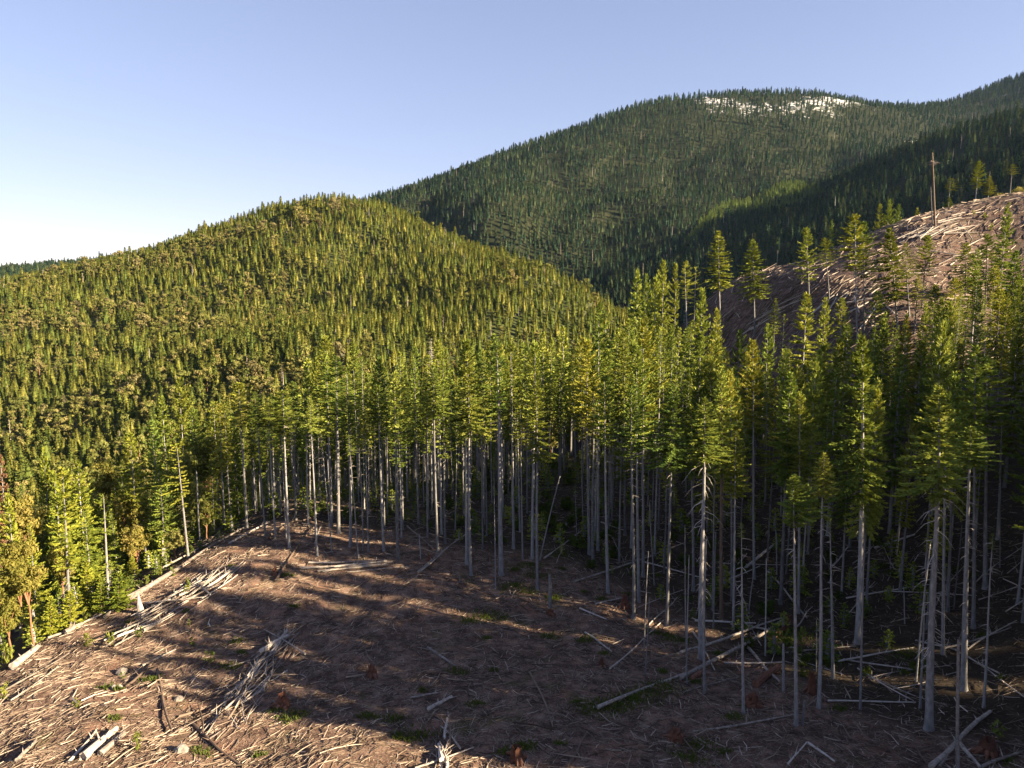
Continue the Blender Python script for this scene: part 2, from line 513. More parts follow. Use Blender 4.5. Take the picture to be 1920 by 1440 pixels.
for k, nm, mt in ((0, 'ground', M_GROUND), (1, 'hill', M_HILL), (2, 'mountain', M_MTN)):
    q = quads[reg == k]
    used, inv = np.unique(q, return_inverse=True)
    me = mesh_from(nm, allV[used], inv.reshape(-1, 4).astype(np.int32), mt, smooth=True)
    if k == 2:
        a = me.attributes.new('snow', 'FLOAT', 'POINT')
        a.data.foreach_set('value', snow_at(allV[used][:, 0], allV[used][:, 1]).astype(np.float32))
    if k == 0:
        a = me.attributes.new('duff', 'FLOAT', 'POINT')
        a.data.foreach_set('value', floor_shade_at(allV[used][:, 0], allV[used][:, 1]).astype(np.float32))
        a = me.attributes.new('upper_tone', 'FLOAT', 'POINT')      # soil of the upper clearcut made greyer and a little darker
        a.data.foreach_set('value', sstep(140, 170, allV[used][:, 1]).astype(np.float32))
    tag(obj(nm, me), kind='structure')

# ------------------------------------------------------------------ tree crowns
def conifer(seed, L=12.0, R=2.3, whorls=26, per=5, step=0.20, tl=0.62, tw=0.13, el_top=45, el_bot=-8, droop=0.16, upturn=0.10,
            prof='cone', keep=1.0, core=False, leader=0.06, asym=0.25):
    """Crown from z=0 (lowest boughs) to z=L (leader tip): whorls of drooping boughs, each a flat spray of needle-bearing twigs."""
    r = np.random.RandomState(seed)
    Vs, Ts = [], []
    ph = r.uniform(0, 6.28)
    for w in range(whorls):
        t0 = (w + 0.3) / whorls
        t0 = 1 - (1 - t0) ** 1.08
        for b in range(per):
            if r.rand() > keep:
                continue
            t = np.clip(t0 + r.normal(0, 0.35 / whorls), 0.0, 0.985)
            az = ph + 2 * math.pi * b / per + w * 2.4 + r.normal(0, 0.3)
            if prof == 'cone':
                pr = (1 - t) ** 0.75 * min(1.0, 0.55 + t * 3.0)
            elif prof == 'oval':
                pr = (max(0.0, 1 - t) ** 0.6) * min(1.0, 0.35 + t * 2.2)
            else:
                pr = (1 - t) ** 0.9
            Lb = R * pr * r.uniform(0.62, 1.18) * (1 + asym * math.cos(az - ph)) + 0.12
            el = math.radians(el_bot + (el_top - el_bot) * t ** 1.3 + r.normal(0, 6))
            n = max(2, int(Lb / step))
            s = (np.arange(n) + r.uniform(0.2, 0.8)) / n
            s = 0.10 + 0.90 * s
            rad = s * Lb * math.cos(el)
            zz = t * L + Lb * (math.sin(el) * s - droop * s ** 2 * (1 - t) * 1.4 + upturn * s ** 4)
            ca, sa = math.cos(az), math.sin(az)
            Pp = np.stack([rad * ca, rad * sa, zz], 1)
            tang = np.gradient(Pp, axis=0) if n > 1 else np.array([[ca, sa, 0.1]])
            tang /= np.linalg.norm(tang, axis=1, keepdims=True) + 1e-9
            side = np.array([-sa, ca, 0.0])
            tb = r.uniform(0, 1)
            for sg in (-1, 1):
                l = tl * (1.0 - 0.5 * s) * r.uniform(0.6, 1.25, n) * min(1.0, 0.4 + Lb / 1.2)
                d = tang * r.uniform(0.45, 0.8, (n, 1)) + side * sg * r.uniform(0.55, 0.95, (n, 1))
                d[:, 2] += r.uniform(-0.30, 0.12, n)
                d /= np.linalg.norm(d, axis=1, keepdims=True)
                up = np.tile(np.array([0.0, 0.0, 1.0]), (n, 1)) + r.normal(0, 0.45, (n, 3))
                wv = np.cross(d, up); wv /= np.linalg.norm(wv, axis=1, keepdims=True) + 1e-9
                wv *= tw * r.uniform(0.7, 1.3, (n, 1))
                m = Pp + d * l[:, None] * 0.45
                Vs.append(np.stack([Pp - d * 0.02, m + wv, Pp + d * l[:, None], m - wv], 1))
                Ts.append(np.clip(tb * 0.6 + r.uniform(0, 0.4, n), 0, 1))
            # bough tip and upright twigs
            l = tl * r.uniform(0.4, 0.8, n)
            d = tang + np.stack([r.normal(0, .25, n), r.normal(0, .25, n), r.uniform(0.0, 0.6, n)], 1)
            d /= np.linalg.norm(d, axis=1, keepdims=True)
            wv = np.cross(d, r.normal(0, 1, (n, 3))); wv /= np.linalg.norm(wv, axis=1, keepdims=True) + 1e-9
            wv *= tw * 0.85
            m = Pp + d * l[:, None] * 0.45
            Vs.append(np.stack([Pp, m + wv, Pp + d * l[:, None], m - wv], 1))
            Ts.append(np.clip(tb * 0.6 + r.uniform(0, 0.4, n), 0, 1))
    # leader
    k = 8
    zz = L * (1 - leader * np.linspace(1, 0.15, k))
    az = r.uniform(0, 6.28, k)
    d = np.stack([np.cos(az) * .5, np.sin(az) * .5, np.ones(k)], 1); d /= np.linalg.norm(d, axis=1, keepdims=True)
    Pp = np.stack([np.zeros(k), np.zeros(k), zz], 1)
    l = np.full(k, tl * 0.7)
    wv = np.cross(d, r.normal(0, 1, (k, 3))); wv /= np.linalg.norm(wv, axis=1, keepdims=True); wv *= tw * 0.7
    Vs.append(np.stack([Pp, Pp + d * l[:, None] * .5 + wv, Pp + d * l[:, None], Pp + d * l[:, None] * .5 - wv], 1)); Ts.append(r.uniform(0.3, 1, k))
    V = np.concatenate(Vs).reshape(-1, 3)
    F = np.arange(len(V)).reshape(-1, 4)
    T = np.concatenate(Ts)
    if core:
        a = np.arange(7) * 2 * math.pi / 7
        rings = []
        for tt in (0.0, 0.25, 0.5, 0.75, 0.97):
            rr = R * 0.55 * ((1 - tt) ** 0.85) * r.uniform(0.7, 1.25, 7)
            rings.append(np.stack([np.cos(a) * rr, np.sin(a) * rr, np.full(7, tt * L) + r.normal(0, L * .012, 7)], 1))
        o = len(V)
        V = np.concatenate([V] + rings)
        q = []
        for i in range(4):
            for j in range(7):
                q.append((o + i * 7 + j, o + i * 7 + (j + 1) % 7, o + i * 7 + 7 + (j + 1) % 7, o + i * 7 + 7 + j))
        F = np.concatenate([F, np.array(q)])
        T = np.r_[T, r.uniform(0.2, 0.7, len(q))]
    return V, F.astype(np.int32), T

def broadleaf(seed, H=6.0, R=2.4, clumps=26, leaves=70, ls=0.30, tall=1.0, zmin=0.25):
    r = np.random.RandomState(seed)
    Vs, Ts, cs = [], [], []
    for c in range(clumps):
        a = r.uniform(0, 6.28); zz = r.uniform(zmin, 1.0)
        rr = R * math.sqrt(max(0.05, 1 - ((zz - 0.62) / 0.46) ** 2)) * r.uniform(0.25, 0.95)
        cen = np.array([rr * math.cos(a), rr * math.sin(a), zz * H])
        cs.append(cen)
        cr = R * r.uniform(0.22, 0.42)
        n = leaves
        d = r.normal(0, 1, (n, 3)); d /= np.linalg.norm(d, axis=1, keepdims=True)
        p = cen + d * cr * r.uniform(0.55, 1.05, (n, 1)) * np.array([1, 1, 0.75 * tall])
        nrm = d + r.normal(0, 0.6, (n, 3)); nrm /= np.linalg.norm(nrm, axis=1, keepdims=True)
        e = np.cross(nrm, r.normal(0, 1, (n, 3))); e /= np.linalg.norm(e, axis=1, keepdims=True)
        f = np.cross(nrm, e)
        s = ls * r.uniform(0.6, 1.3, (n, 1))
        Vs.append(np.stack([p - e * s, p + f * s * 0.55, p + e * s, p - f * s * 0.55], 1))
        Ts.append(np.clip(r.uniform(0, .6) + r.uniform(0, 0.4, n), 0, 1))
    V = np.concatenate(Vs).reshape(-1, 3)
    return V, np.arange(len(V)).reshape(-1, 4).astype(np.int32), np.concatenate(Ts), cs

def crown_mesh(name, mat, *a, **k):
    V, F, T = conifer(*a, **k)
    return mesh_from(name, V, F, mat, T)

NL = 12.0                                   # nominal crown length; nominal radius below
CROWN = {'open': [], 'dense': [], 'sparse': [], 'young': [], 'slim': []}
for i in range(6):
    CROWN['open'].append((crown_mesh('fir_crown_open', M_NEEDLE, 100 + i, NL, 2.7, 18 + i % 3 * 2, 5, 0.13, 0.70, 0.095, 50, 2, 0.14, 0.16, 'oval', 0.84, asym=.15 + .08 * i), 2.4))
for i in range(5):
    CROWN['dense'].append((crown_mesh('fir_crown_dense', M_NEEDLE, 200 + i, NL, 2.6, 21 + i, 6, 0.14, 0.66, 0.10, 42, -14, 0.20, 0.12, 'cone', 0.95), 2.5))
for i in range(3):
    CROWN['sparse'].append((crown_mesh('fir_crown_sparse', M_NEEDLE, 300 + i, NL, 2.6, 20, 4, 0.18, 0.52, 0.075, 35, -10, 0.22, 0.1, 'oval', 0.62, asym=0.5), 2.6))
for i in range(4):
    CROWN['slim'].append((crown_mesh('fir_crown_slim', M_NEEDLE, 400 + i, NL, 1.6, 26, 5, 0.14, 0.52, 0.08, 50, 2, 0.14, 0.1, 'cone', 0.9), 1.6))
for i in range(3):
    CROWN['young'].append((crown_mesh('young_fir_crown', M_NEEDLE, 500 + i, 6.0, 1.7, 18, 6, 0.16, 0.46, 0.10, 52, 6, 0.08, 0.1, 'cone', 0.97), 1.7))
REDCROWN = (crown_mesh('dead_red_crown', M_RED, 601, NL, 2.0, 28, 6, 0.2, 0.55, 0.10, 30, -10, 0.2, 0.05, 'cone', 0.95), 2.0)

def bare_crown(seed, L=NL, R=2.0, n=70, up=15):
    r = random.Random(seed); mb = MB()
    for i in range(n):
        t = r.random(); az = r.uniform(0, 6.28); l = R * (1 - t) ** 0.7 * r.uniform(0.5, 1.1) + 0.15
        el = RAD(r.uniform(-20, up))
        p0 = Vector((0, 0, t * L)); d = Vector((math.cos(az) * math.cos(el), math.sin(az) * math.cos(el), math.sin(el)))
        p1 = p0 + d * l * 0.55; p2 = p0 + d * l + Vector((0, 0, -0.12 * l))
        mb.tube([p0, p1, p2], [0.045, 0.03, 0.008], 3, r.random(), False)
        for _ in range(2):
            q = p1 + Vector((r.uniform(-.5, .5), r.uniform(-.5, .5), r.uniform(-.3, .2))) * l * 0.6
            mb.tube([p1, q], [0.02, 0.006], 3, r.random(), False)
    return mb.mesh('bare_branches', M_DEADWOOD)
BARE = [(bare_crown(11), 2.0), (bare_crown(12), 2.0)]

def madrone_meshes(seed, H=6.0, R=2.2, **k):
    V, F, T, cs = broadleaf(seed, H, R, **k)
    lm = mesh_from('madrone_foliage', V, F, M_LEAF, T)
    mb = MB(); r = random.Random(seed)
    fork = Vector((0, 0, 0))
    for c in cs[::3]:
        c = Vector(c); mid = fork.lerp(c, 0.5) + Vector((r.uniform(-.3, .3), r.uniform(-.3, .3), 0.2))
        mb.tube([fork, mid, c], [0.09, 0.05, 0.02], 5, 0.5, False)
    return lm, mb.mesh('madrone_limbs', M_MADRONE, True)
MADRONE = [madrone_meshes(21, clumps=38, leaves=120, ls=.17), madrone_meshes(22, 6.0, 1.9, clumps=34, leaves=120, ls=.16, tall=1.2), madrone_meshes(23, 6.0, 2.2, clumps=44, leaves=110, ls=.17)]

# trunks: unit height, unit base radius
def trunk_mesh(seed, mat, bend=1.0, sides=9, broken=False):
    r = random.Random(seed); pts, rad = [], []
    a1, a2, p1, p2 = r.uniform(-1, 1) * bend, r.uniform(-1, 1) * bend, r.uniform(0, 6.28), r.uniform(0, 6.28)
    ts = [0, .012, .03, .07, .15, .25, .35, .45, .55, .65, .75, .85, .93, 1.0]
    for t in ts:
        e = math.sin(math.pi * t)
        pts.append((a1 * e * math.cos(p1) * .8 + a2 * math.sin(2 * math.pi * t) * math.cos(p2) * .5,
                    a1 * e * math.sin(p1) * .8 + a2 * math.sin(2 * math.pi * t) * math.sin(p2) * .5, t))
        flare = 1.0 + 0.75 * math.exp(-t / 0.018)
        rr = (1 - t) ** 0.75 * 0.93 + 0.07
        if broken: rr = 1 - 0.35 * t
        rad.append(rr * flare * (1 + r.uniform(-.04, .04)))
    mb = MB()
    V, F = [], []
    # rings kept horizontal so that unequal scaling stays clean
    for (x, y, z), q in zip(pts, rad):
        for k in range(sides):
            a = 2 * math.pi * k / sides
            V.append((x + q * math.cos(a) * (1 + r.uniform(-.05, .05)), y + q * math.sin(a), z + (r.uniform(-.03, .01) if broken and z == 1.0 else 0)))
    n = len(pts)
    for i in range(n - 1):
        for k in range(sides):
            k2 = (k + 1) % sides
            F.append((i * sides + k, i * sides + k2, (i + 1) * sides + k2, (i + 1) * sides + k))
    F.append(tuple((n - 1) * sides + k for k in range(sides)))
    return mesh_from('trunk', V, F, mat, smooth=True)
def bark_variant(name, mat, sc):
    m = mat.copy(); m.name = name
    for k in m.node_tree.nodes:
        if k.type == 'MAPPING': k.inputs['Scale'].default_value = sc
    return m
# trunk meshes are scaled by radius in x, y and by height in z: the bark pattern follows
M_BARK_T = bark_variant('grey_fir_trunk_bark', M_BARK, (0.9, 0.9, 38.0))
M_BARK_TB = bark_variant('brown_fir_trunk_bark', M_BARK_BROWN, (0.9, 0.9, 38.0))
TRUNK = [trunk_mesh(40 + i, M_BARK_T, 1.0) for i in range(7)]
TRUNK_BROWN = [trunk_mesh(50 + i, M_BARK_TB, 1.0) for i in range(3)]
TRUNK_MADRONE = trunk_mesh(58, bark_variant('madrone_trunk_bark', M_MADRONE, (.9, .9, 12.0)), 2.0, 9, True)
SNAG = [trunk_mesh(60 + i, M_BARK_T, 1.2, 9, True) for i in range(4)]
SNAG_BROWN = trunk_mesh(66, M_BARK_TB, 0.4, 10, True)

def stub_mesh(seed, n=34, lmax=1.6, droop=0.35):      # dead boughs on the bare part of a trunk; unit height
    r = random.Random(seed); mb = MB()
    for i in range(n):
        t = r.random(); az = r.uniform(0, 6.28); l = lmax * r.uniform(0.25, 1.0) * (0.5 + 0.5 * t)
        d = Vector((math.cos(az), math.sin(az), 0))
        p0 = Vector((0, 0, t)); 
        # lengths are metres in x, y; height is scaled by the bare length (about 14 m)
        p1 = p0 + d * l * 0.55 + Vector((0, 0, -droop * l * 0.3 / 14)); p2 = p0 + d * l + Vector((0, 0, -droop * l / 14))
        V, F = [], []
        for p, q in ((p0, 0.03), (p1, 0.022), (p2, 0.006)):
            for a in (0, 2.1, 4.2):
                V.append(p + Vector((-d.y * q * math.cos(a), d.x * q * math.cos(a), q * math.sin(a) / 14)))
        for i2 in (0, 3):
            for k in range(3):
                F.append((i2 + k, i2 + (k + 1) % 3, i2 + 3 + (k + 1) % 3, i2 + 3 + k))
        mb.add(V, F, r.random())
    return mb.mesh('dead_boughs', M_DEADWOOD)
STUBS = [stub_mesh(70, 26, 1.1), stub_mesh(71, 34, 1.5), stub_mesh(72, 60, 2.4, 0.7)]

TREES = []                                  # every fir that has been placed: (x, y)

def place_tree(base, top, crown_len, R, trunk_r, kind, label, group=None, stubs=None, tint=None, rng=random, name=None, cat=None):
    base = Vector(base); top = Vector(top)
    ax = top - base
    H = ax.length
    e = bpy.data.objects.new(name or {'snag': 'dead_snag', 'red': 'dead_fir', 'bare': 'dead_fir', 'young': 'young_fir', 'madrone': 'madrone_tree'}.get(kind, 'fir_tree'), None)
    COL.objects.link(e)
    e.empty_display_size = 0.5
    e.location = base
    q = Vector((0, 0, 1)).rotation_difference(ax.normalized())
    e.rotation_mode = 'QUATERNION'
    e.rotation_quaternion = q @ Quaternion((0, 0, 1), rng.uniform(0, 6.28))
    tag(e, label, cat or {'snag': 'dead tree', 'red': 'dead tree', 'bare': 'dead tree', 'madrone': 'broadleaf tree'}.get(kind, 'fir tree'), group)
    TREES.append((base.x, base.y))
    if kind == 'snag':
        obj('trunk', rng.choice(SNAG), e, (0, 0, -0.25), (trunk_r, trunk_r, H + 0.25))
        return e
    if kind == 'madrone':
        lm, tm = rng.choice(MADRONE)
        cl = min(H * .72, R * 3.4)
        s = cl / 6.4
        c = obj('crown', lm, e, (0, 0, H - cl), (R / 2.2, R / 2.2, s))
        obj('limbs', tm, e, (0, 0, H - cl), (R / 2.2, R / 2.2, s))
        obj('trunk', TRUNK_MADRONE, e, (0, 0, -.3), (.10, .10, H - cl * .75 + .3))
        c.color = tint or (1, 1, 1, 1)
        return e
    trunk_r *= .86
    tm = rng.choice(TRUNK_BROWN if kind == 'young' or 'brown-trunked' in label else TRUNK)
    obj('trunk', tm, e, (0, 0, -0.3), (trunk_r, trunk_r, H * 0.99 + 0.3))
    if kind == 'red': cm, r0 = REDCROWN
    elif kind == 'bare': cm, r0 = rng.choice(BARE)
    else: cm, r0 = rng.choice(CROWN[kind])
    L0 = 6.0 if kind == 'young' else NL
    c = obj('crown', cm, e, (0, 0, H - crown_len), (R / r0, R / r0, crown_len / L0), (0, 0, rng.uniform(0, 6.28)))
    if tint is None:
        v = rng.uniform(0.8, 1.12); w = rng.uniform(-0.08, 0.1)
        tint = (v + w, v, v - w, 1)
    c.color = tint
    if stubs is None and rng.random() < 0.8: stubs = rng.choice((0, 0, 1))
    if stubs is not None and stubs >= 0:
        bl = H - crown_len
        obj('dead_boughs', STUBS[stubs], e, (0, 0, bl * 0.25), (1, 1, bl * 0.8), (0, 0, rng.uniform(0, 6.28)))['kind'] = 'stuff'
    return e

def at_depth(u, v, y):
    d = ray(u, v)
    return d * (y / d.y)

def T(ub, vb, ut, vt, vc, hw, kind, rad, label, stubs=None, group=None, tint=None, **k):
    """a tree from its foot (ub, vb), tip (ut, vt), the height vc where its crown begins and the crown's half width hw, in the photograph"""
    b = hit(ub, vb)
    t = at_depth(ut, vt, b.y)
    H = (t - b).length
    cl = H * (vc - vt) / max(1.0, (vb - vt)) if kind != 'snag' else 0
    R = hw / FPX * b.length
    return place_tree(b, t, cl, R, rad, kind, label, group, stubs, tint, rng=random.Random(int(ub * 7 + vb * 13 + vt)), **k)

def TD(ut, vt, D, cf, hw, kind, rad, label, stubs=None, group=None, tint=None, lean=0.0, **k):
    """a tree whose foot is hidden: tip (ut, vt), distance D, crown share cf"""
    t = P(ut, vt, D)
    bx = t.x + lean
    b = Vector((bx, D, hgt(bx, D)))
    H = (t - b).length
    return place_tree(b, t, H * cf, hw / FPX * D, rad, kind, label, group, stubs, tint, rng=random.Random(int(ut * 7 + vt * 13 + D)), **k)

G_FRONT = 'tall firs along the front edge of the stand'
G_LEFT = 'sunlit trees below the edge of the clearing'
G_RIGHT = 'firs on the shaded right side of the stand'
G_SLOPE = 'scattered firs left standing below the upper clearcut'
G_BACK = 'firs rising behind the front row'

# ---- front edge, from left to right: foot u, v, tip u, v, crown start v, crown half width, kind, trunk radius, label
FRONT = [
 (463,990,447,718,800,34,'open',.24,'broad crowned fir at the outer left end of the standing row'),
 (498,1007,477,735,800,22,'slim',.15,'thin leaning fir just inside the row\'s left end, foot beside a red-brown fallen log'),
 (517,1010,502,745,800,20,'slim',.15,'slender fir beside the thin leaning one near the row\'s left end'),
 (537,1010,525,770,812,14,'slim',.11,'pole-thin fir hugging the left of a broad-topped fir near the row\'s left end'),
 (543,1027,530,733,808,36,'open',.22,'broad-topped fir with straight pale trunk, second full crown from the row\'s left end'),
 (555,975,550,716,790,26,'open',.2,'fir close behind the broad-topped fir near the left end of the row'),
 (595,1042,581,747,808,18,'dense',.18,'small compact bright-green crown on a long bare trunk, left part of the row'),
 (622,1035,601,800,835,8,'sparse',.11,'nearly crownless thin pole leaning left, right of the small compact crown'),
 (622,973,610,633,760,34,'open',.25,'tall yellow-green fir set back behind the thin leaning pole'),
 (635,1000,630,668,775,40,'open',.3,'tall full-crowned fir with stout trunk, right of the thin leaning pole'),
 (657,1025,650,690,800,24,'slim',.26,'fir with sunlit lower trunk right of the stout full-crowned fir'),
 (672,1047,654,815,852,16,'sparse',.12,'thin leaning fir with few boughs, foot near the small stack of poles'),
 (681,1033,672,745,835,18,'slim',.13,'slim fir directly left of a twin pair of poles above the stacked poles'),
 (691,1035,684,725,815,18,'slim',.14,'slim fir right of its twin above the stacked poles'),
 (720,1033,707,722,790,28,'open',.22,'fir with a dark trunk and bushy low crown, left of centre'),
 (747,1048,738,700,825,30,'open',.24,'fir with long double-toned trunk and shaggy crown, left of centre in front'),
 (755,993,750,660,790,26,'slim',.2,'fir standing one rank back from the shaggy-crowned fir'),
 (788,1048,786,1003,0,0,'snag',.09,'short grey dead pole stuck in the ground among the front trunks'),
 (802,1007,800,690,800,20,'slim',.16,'straight slim fir left of the pointed spruce-like fir'),
 (821,1035,813,687,778,30,'dense',.24,'pointed dark green fir with symmetrical tiers, centre left of the row'),
 (828,1002,820,640,760,28,'open',.2,'fir whose trunk crosses close behind the pointed tiered fir'),
 (875,1057,873,640,808,36,'open',.22,'fir with warm lower trunk, left one of the close central pair'),
 (883,1078,876,662,812,36,'dense',.24,'large shaggy fir, right one of the close central pair with the longer trunk'),
 (905,1030,900,655,790,20,'slim',.15,'slim pole of a fir between the central pair and the stoutest trunk'),
 (929,1103,926,850,880,10,'sparse',.09,'thin nearly bare pole ending just below the stoutest trunk\'s foot'),
 (940,1077,931,643,770,36,'open',.37,'stoutest pale trunk in the centre of the row, wide yellow-green crown'),
 (963,1028,957,643,770,30,'open',.26,'fir with dappled trunk right behind the stoutest central trunk'),
 (980,1048,975,720,830,18,'slim',.14,'slim fir halfway between the stoutest trunk and the drooping fir'),
 (998,1047,1003,643,800,30,'open',.24,'tall fir partly hidden by the low drooping fir right of centre'),
 (1008,1105,1005,722,860,28,'dense',.23,'low drooping fir with dark hanging boughs'),
 (1081,1020,1078,905,925,7,'sparse',.11,'short pole-like fir beside the pale leaning log in the dark gap'),
 (1105,1040,1100,640,790,32,'open',.24,'fir at the left of the trunk cluster right of the dark gap'),
 (1112,1057,1112,694,815,32,'open',.24,'yellow pointed-topped fir in front of the trunk cluster right of the dark gap'),
 (1121,1032,1123,570,760,32,'open',.24,'tallest fir of the trunk cluster right of the dark gap'),
 (1140,1112,1133,705,830,30,'open',.24,'fir with single clear trunk standing right of the trunk cluster'),
 (1172,1003,1170,620,780,30,'dense',.22,'fir standing deep behind the single clear trunk right of the dark gap'),
 (1188,1160,1184,730,860,34,'open',.22,'left of the three close trunks whose feet step up the bank'),
 (1198,1128,1193,650,830,30,'open',.24,'middle of the three close trunks whose feet step up the bank'),
 (1206,1080,1206,600,800,34,'open',.24,'farthest of the three close trunks whose feet step up the bank'),
 (1250,1172,1262,722,870,38,'dense',.24,'dark full fir with lone straight trunk above the long mossy log'),
]
for f in FRONT:
    st = 0 if f[7] > .2 else None
    T(*f[:8], f[8], stubs=st, group=G_FRONT if f[6] != 'snag' else 'dead snags')

RIGHT = [
 (1288,1285,1285,1100,0,0,'snag',.07,'hair-thin dead pole left of the shaggy light-green fir'),
 (1315,1235,1320,747,862,42,'dense',.33,'shaggy light-green fir with dead hooked boughs below its crown',2),
 (1321,1300,1324,1010,0,0,'snag',.13,'thin dead stem standing right in front of the hooked-bough fir'),
 (1300,1107,1296,760,880,34,'dense',.24,'dim fir just left behind the hooked-bough fir',1),
 (1337,1145,1342,790,900,24,'slim',.16,'slim fir with dim trunk right of the hooked-bough fir',0),
 (1353,1163,1352,690,880,36,'dense',.27,'brown-trunked fir with ragged bark right of the hooked-bough fir',1),
 (1375,1180,1380,800,930,26,'slim',.18,'fir with pale paired trunk, foot at the crossing fallen logs'),
 (1372,1127,1369,700,890,30,'open',.2,'fir behind the pale paired trunk at the crossing logs'),
 (1394,1337,1390,980,1010,9,'sparse',.16,'long bare bone-coloured pole right of the crossing logs, foot beside a rotten stump'),
 (1414,1085,1412,640,800,34,'open',.22,'straight double-trunked fir in the gap behind the crossing logs'),
 (1435,1230,1437,1045,0,0,'snag',.085,'short thin dead pole standing above the end of the crossing logs'),
 (1464,1133,1483,700,890,36,'dense',.27,'leaning fir with thick pale trunk behind the little spreading fir'),
 (1469,1295,1469,1205,0,0,'snag',.14,'squat grey dead stub right of the reddish log'),
 (1493,1360,1487,893,985,34,'open',.2,'little spreading bright fir on a tall bare pole in front of the right stand',0),
 (1505,1360,1508,1310,0,0,'snag',.13,'low broken stub leaning at the foot of the little spreading fir'),
 (1497,1150,1500,740,880,30,'open',.2,'fir whose trunk rises just right behind the little spreading fir'),
 (1535,1327,1546,850,925,26,'dense',.2,'narrow dark pointed fir with stubby dead branchlets along its pale trunk',1),
 (1530,1260,1531,1160,0,0,'snag',.06,'short hair-thin dead pole left of the narrow dark pointed fir'),
 (1562,1273,1556,960,990,10,'sparse',.19,'crooked bare trunk bending beside the narrow dark pointed fir',1),
 (1608,1207,1617,632,925,46,'dense',.36,'great spire-shaped fir with the longest crown in the right stand',0),
 (1613,1332,1622,960,990,8,'sparse',.13,'thin bare pole standing in front of the great spire-shaped fir'),
 (1725,1328,1738,1000,1030,9,'sparse',.13,'thin pole close to the left of the thick curved trunk'),
 (1742,1368,1762,726,920,48,'dense',.36,'thick curved pale trunk with sunlit golden crown and many dead side boughs',2),
 (1768,1227,1775,740,900,30,'open',.2,'fir close to the right behind the thick curved trunk'),
 (1777,1147,1790,700,880,30,'open',.2,'dim fir between the thick curved trunk and the grey mossy trunk'),
 (1807,1293,1820,800,870,34,'dense',.33,'heavy grey trunk with a mossy tuft partway up, right part of the stand',1),
 (1825,1177,1830,650,850,32,'dense',.24,'fir standing right behind the heavy grey mossy trunk'),
 (1847,1103,1850,670,800,46,'open',.28,'bright yellow-green spreading fir with forked look near the right edge',1),
 (1844,1327,1862,1000,1030,8,'sparse',.14,'thin straight pole near the right edge of the picture'),
 (1797,1475,1797,1197,0,0,'snag',.13,'thin bleached dead pole reaching below the bottom edge at right'),
 (1870,1010,1880,770,900,26,'sparse',.22,'fir with a broken hooked stem near the right edge',1),
]
for f in RIGHT:
    T(*f[:8], f[8], stubs=(f[9] if len(f) > 9 else None), group=G_RIGHT if f[6] != 'snag' else 'dead snags')
T(1032,1145,1030,1075,0,0,'snag',.21,'stout bleached broken stub standing alone in the open right of centre')
TREES.pop()
T(1012,1050,1050,893,0,0,'snag',.1,'thin dead pole leaning steeply to the right in the dark gap', group='dead snags')
T(377,1028,368,883,0,0,'snag',.12,'thin leaning dead pole left of the stand, right of the ragged half-bare fir', group='dead snags')

# ---- trees below the left edge of the clearing
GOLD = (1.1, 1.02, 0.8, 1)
LEFT = [
 (353,1045,331,832,945,32,'sparse',.2,'ragged half-bare leaning fir with golden boughs left of the stand'),
 (203,1123,194,926,1072,34,'sparse',.22,'sunlit fir with bright bare trunk and thin drooping boughs at the clearing\'s left edge'),
 (132,1177,117,880,1060,34,'open',.2,'sunlit fir with crooked leaning trunk, foot beside a short pale log'),
]
for f in LEFT:
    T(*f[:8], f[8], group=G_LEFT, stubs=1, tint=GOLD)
T(65,1217,36,1010,1120,30,'madrone',.2,'leaning bare-stemmed madrone with pinkish leaves at the lower left edge', group='madrones at the forest edge', tint=(1.12,1.0,.85,1))
T(330,1050,320,995,1020,16,'madrone',.1,'tiny thin leaning madrone at the clearing edge left of the stand', group='madrones at the forest edge')
for a in [
 (243,812,100,.55,36,'open',.22,'golden fir with clear bare trunk left of the ragged half-bare fir'),
 (145,866,92,.8,40,'dense',.24,'broad golden-green fir with full boughs in the left corner forest'),
 (100,888,88,.8,30,'dense',.2,'pointed yellow-green fir left of the broad golden-green one'),
 (80,843,120,.75,30,'dense',.22,'tall green fir rising behind the left corner firs'),
 (185,935,100,.8,32,'dense',.2,'dark-sided fir behind the bright bare trunk at the left edge'),
 (215,905,112,.7,30,'dense',.2,'fir in the shadow gap left of the golden clear-trunked fir'),
 (285,790,122,.6,34,'open',.22,'fir half in shadow between the golden fir and the stand'),
 (303,745,150,.7,38,'dense',.24,'large dim fir behind the ragged half-bare fir'),
 (335,712,165,.6,34,'open',.24,'distant dim fir where the left forest meets the stand'),
 (360,770,130,.55,34,'open',.22,'shaded fir immediately left of the stand\'s first broad crown'),
 (400,755,125,.55,32,'open',.22,'shaded fir tucked behind the stand\'s first broad crown'),
 (15,930,80,.85,36,'dense',.2,'bright green fir leaning out of the left picture edge'),
 (55,985,78,.8,26,'slim',.16,'narrow fir between the pink-leaved madrone and the left picture edge'),
 (160,960,84,.8,28,'slim',.16,'narrow yellow fir in front of the broad golden-green fir'),
 (262,880,106,.7,30,'dense',.2,'dark fir below and right of the golden clear-trunked fir'),
 (305,900,112,.7,28,'dense',.2,'shaded fir behind the tiny leaning madrone'),
 ]:
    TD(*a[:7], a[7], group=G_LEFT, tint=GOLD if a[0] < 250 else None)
TD(0, 856, 95, .8, 26, 'red', .2, 'dead rust-red fir at the left picture edge', group='dead snags', tint=(1.05, 1, 1, 1))
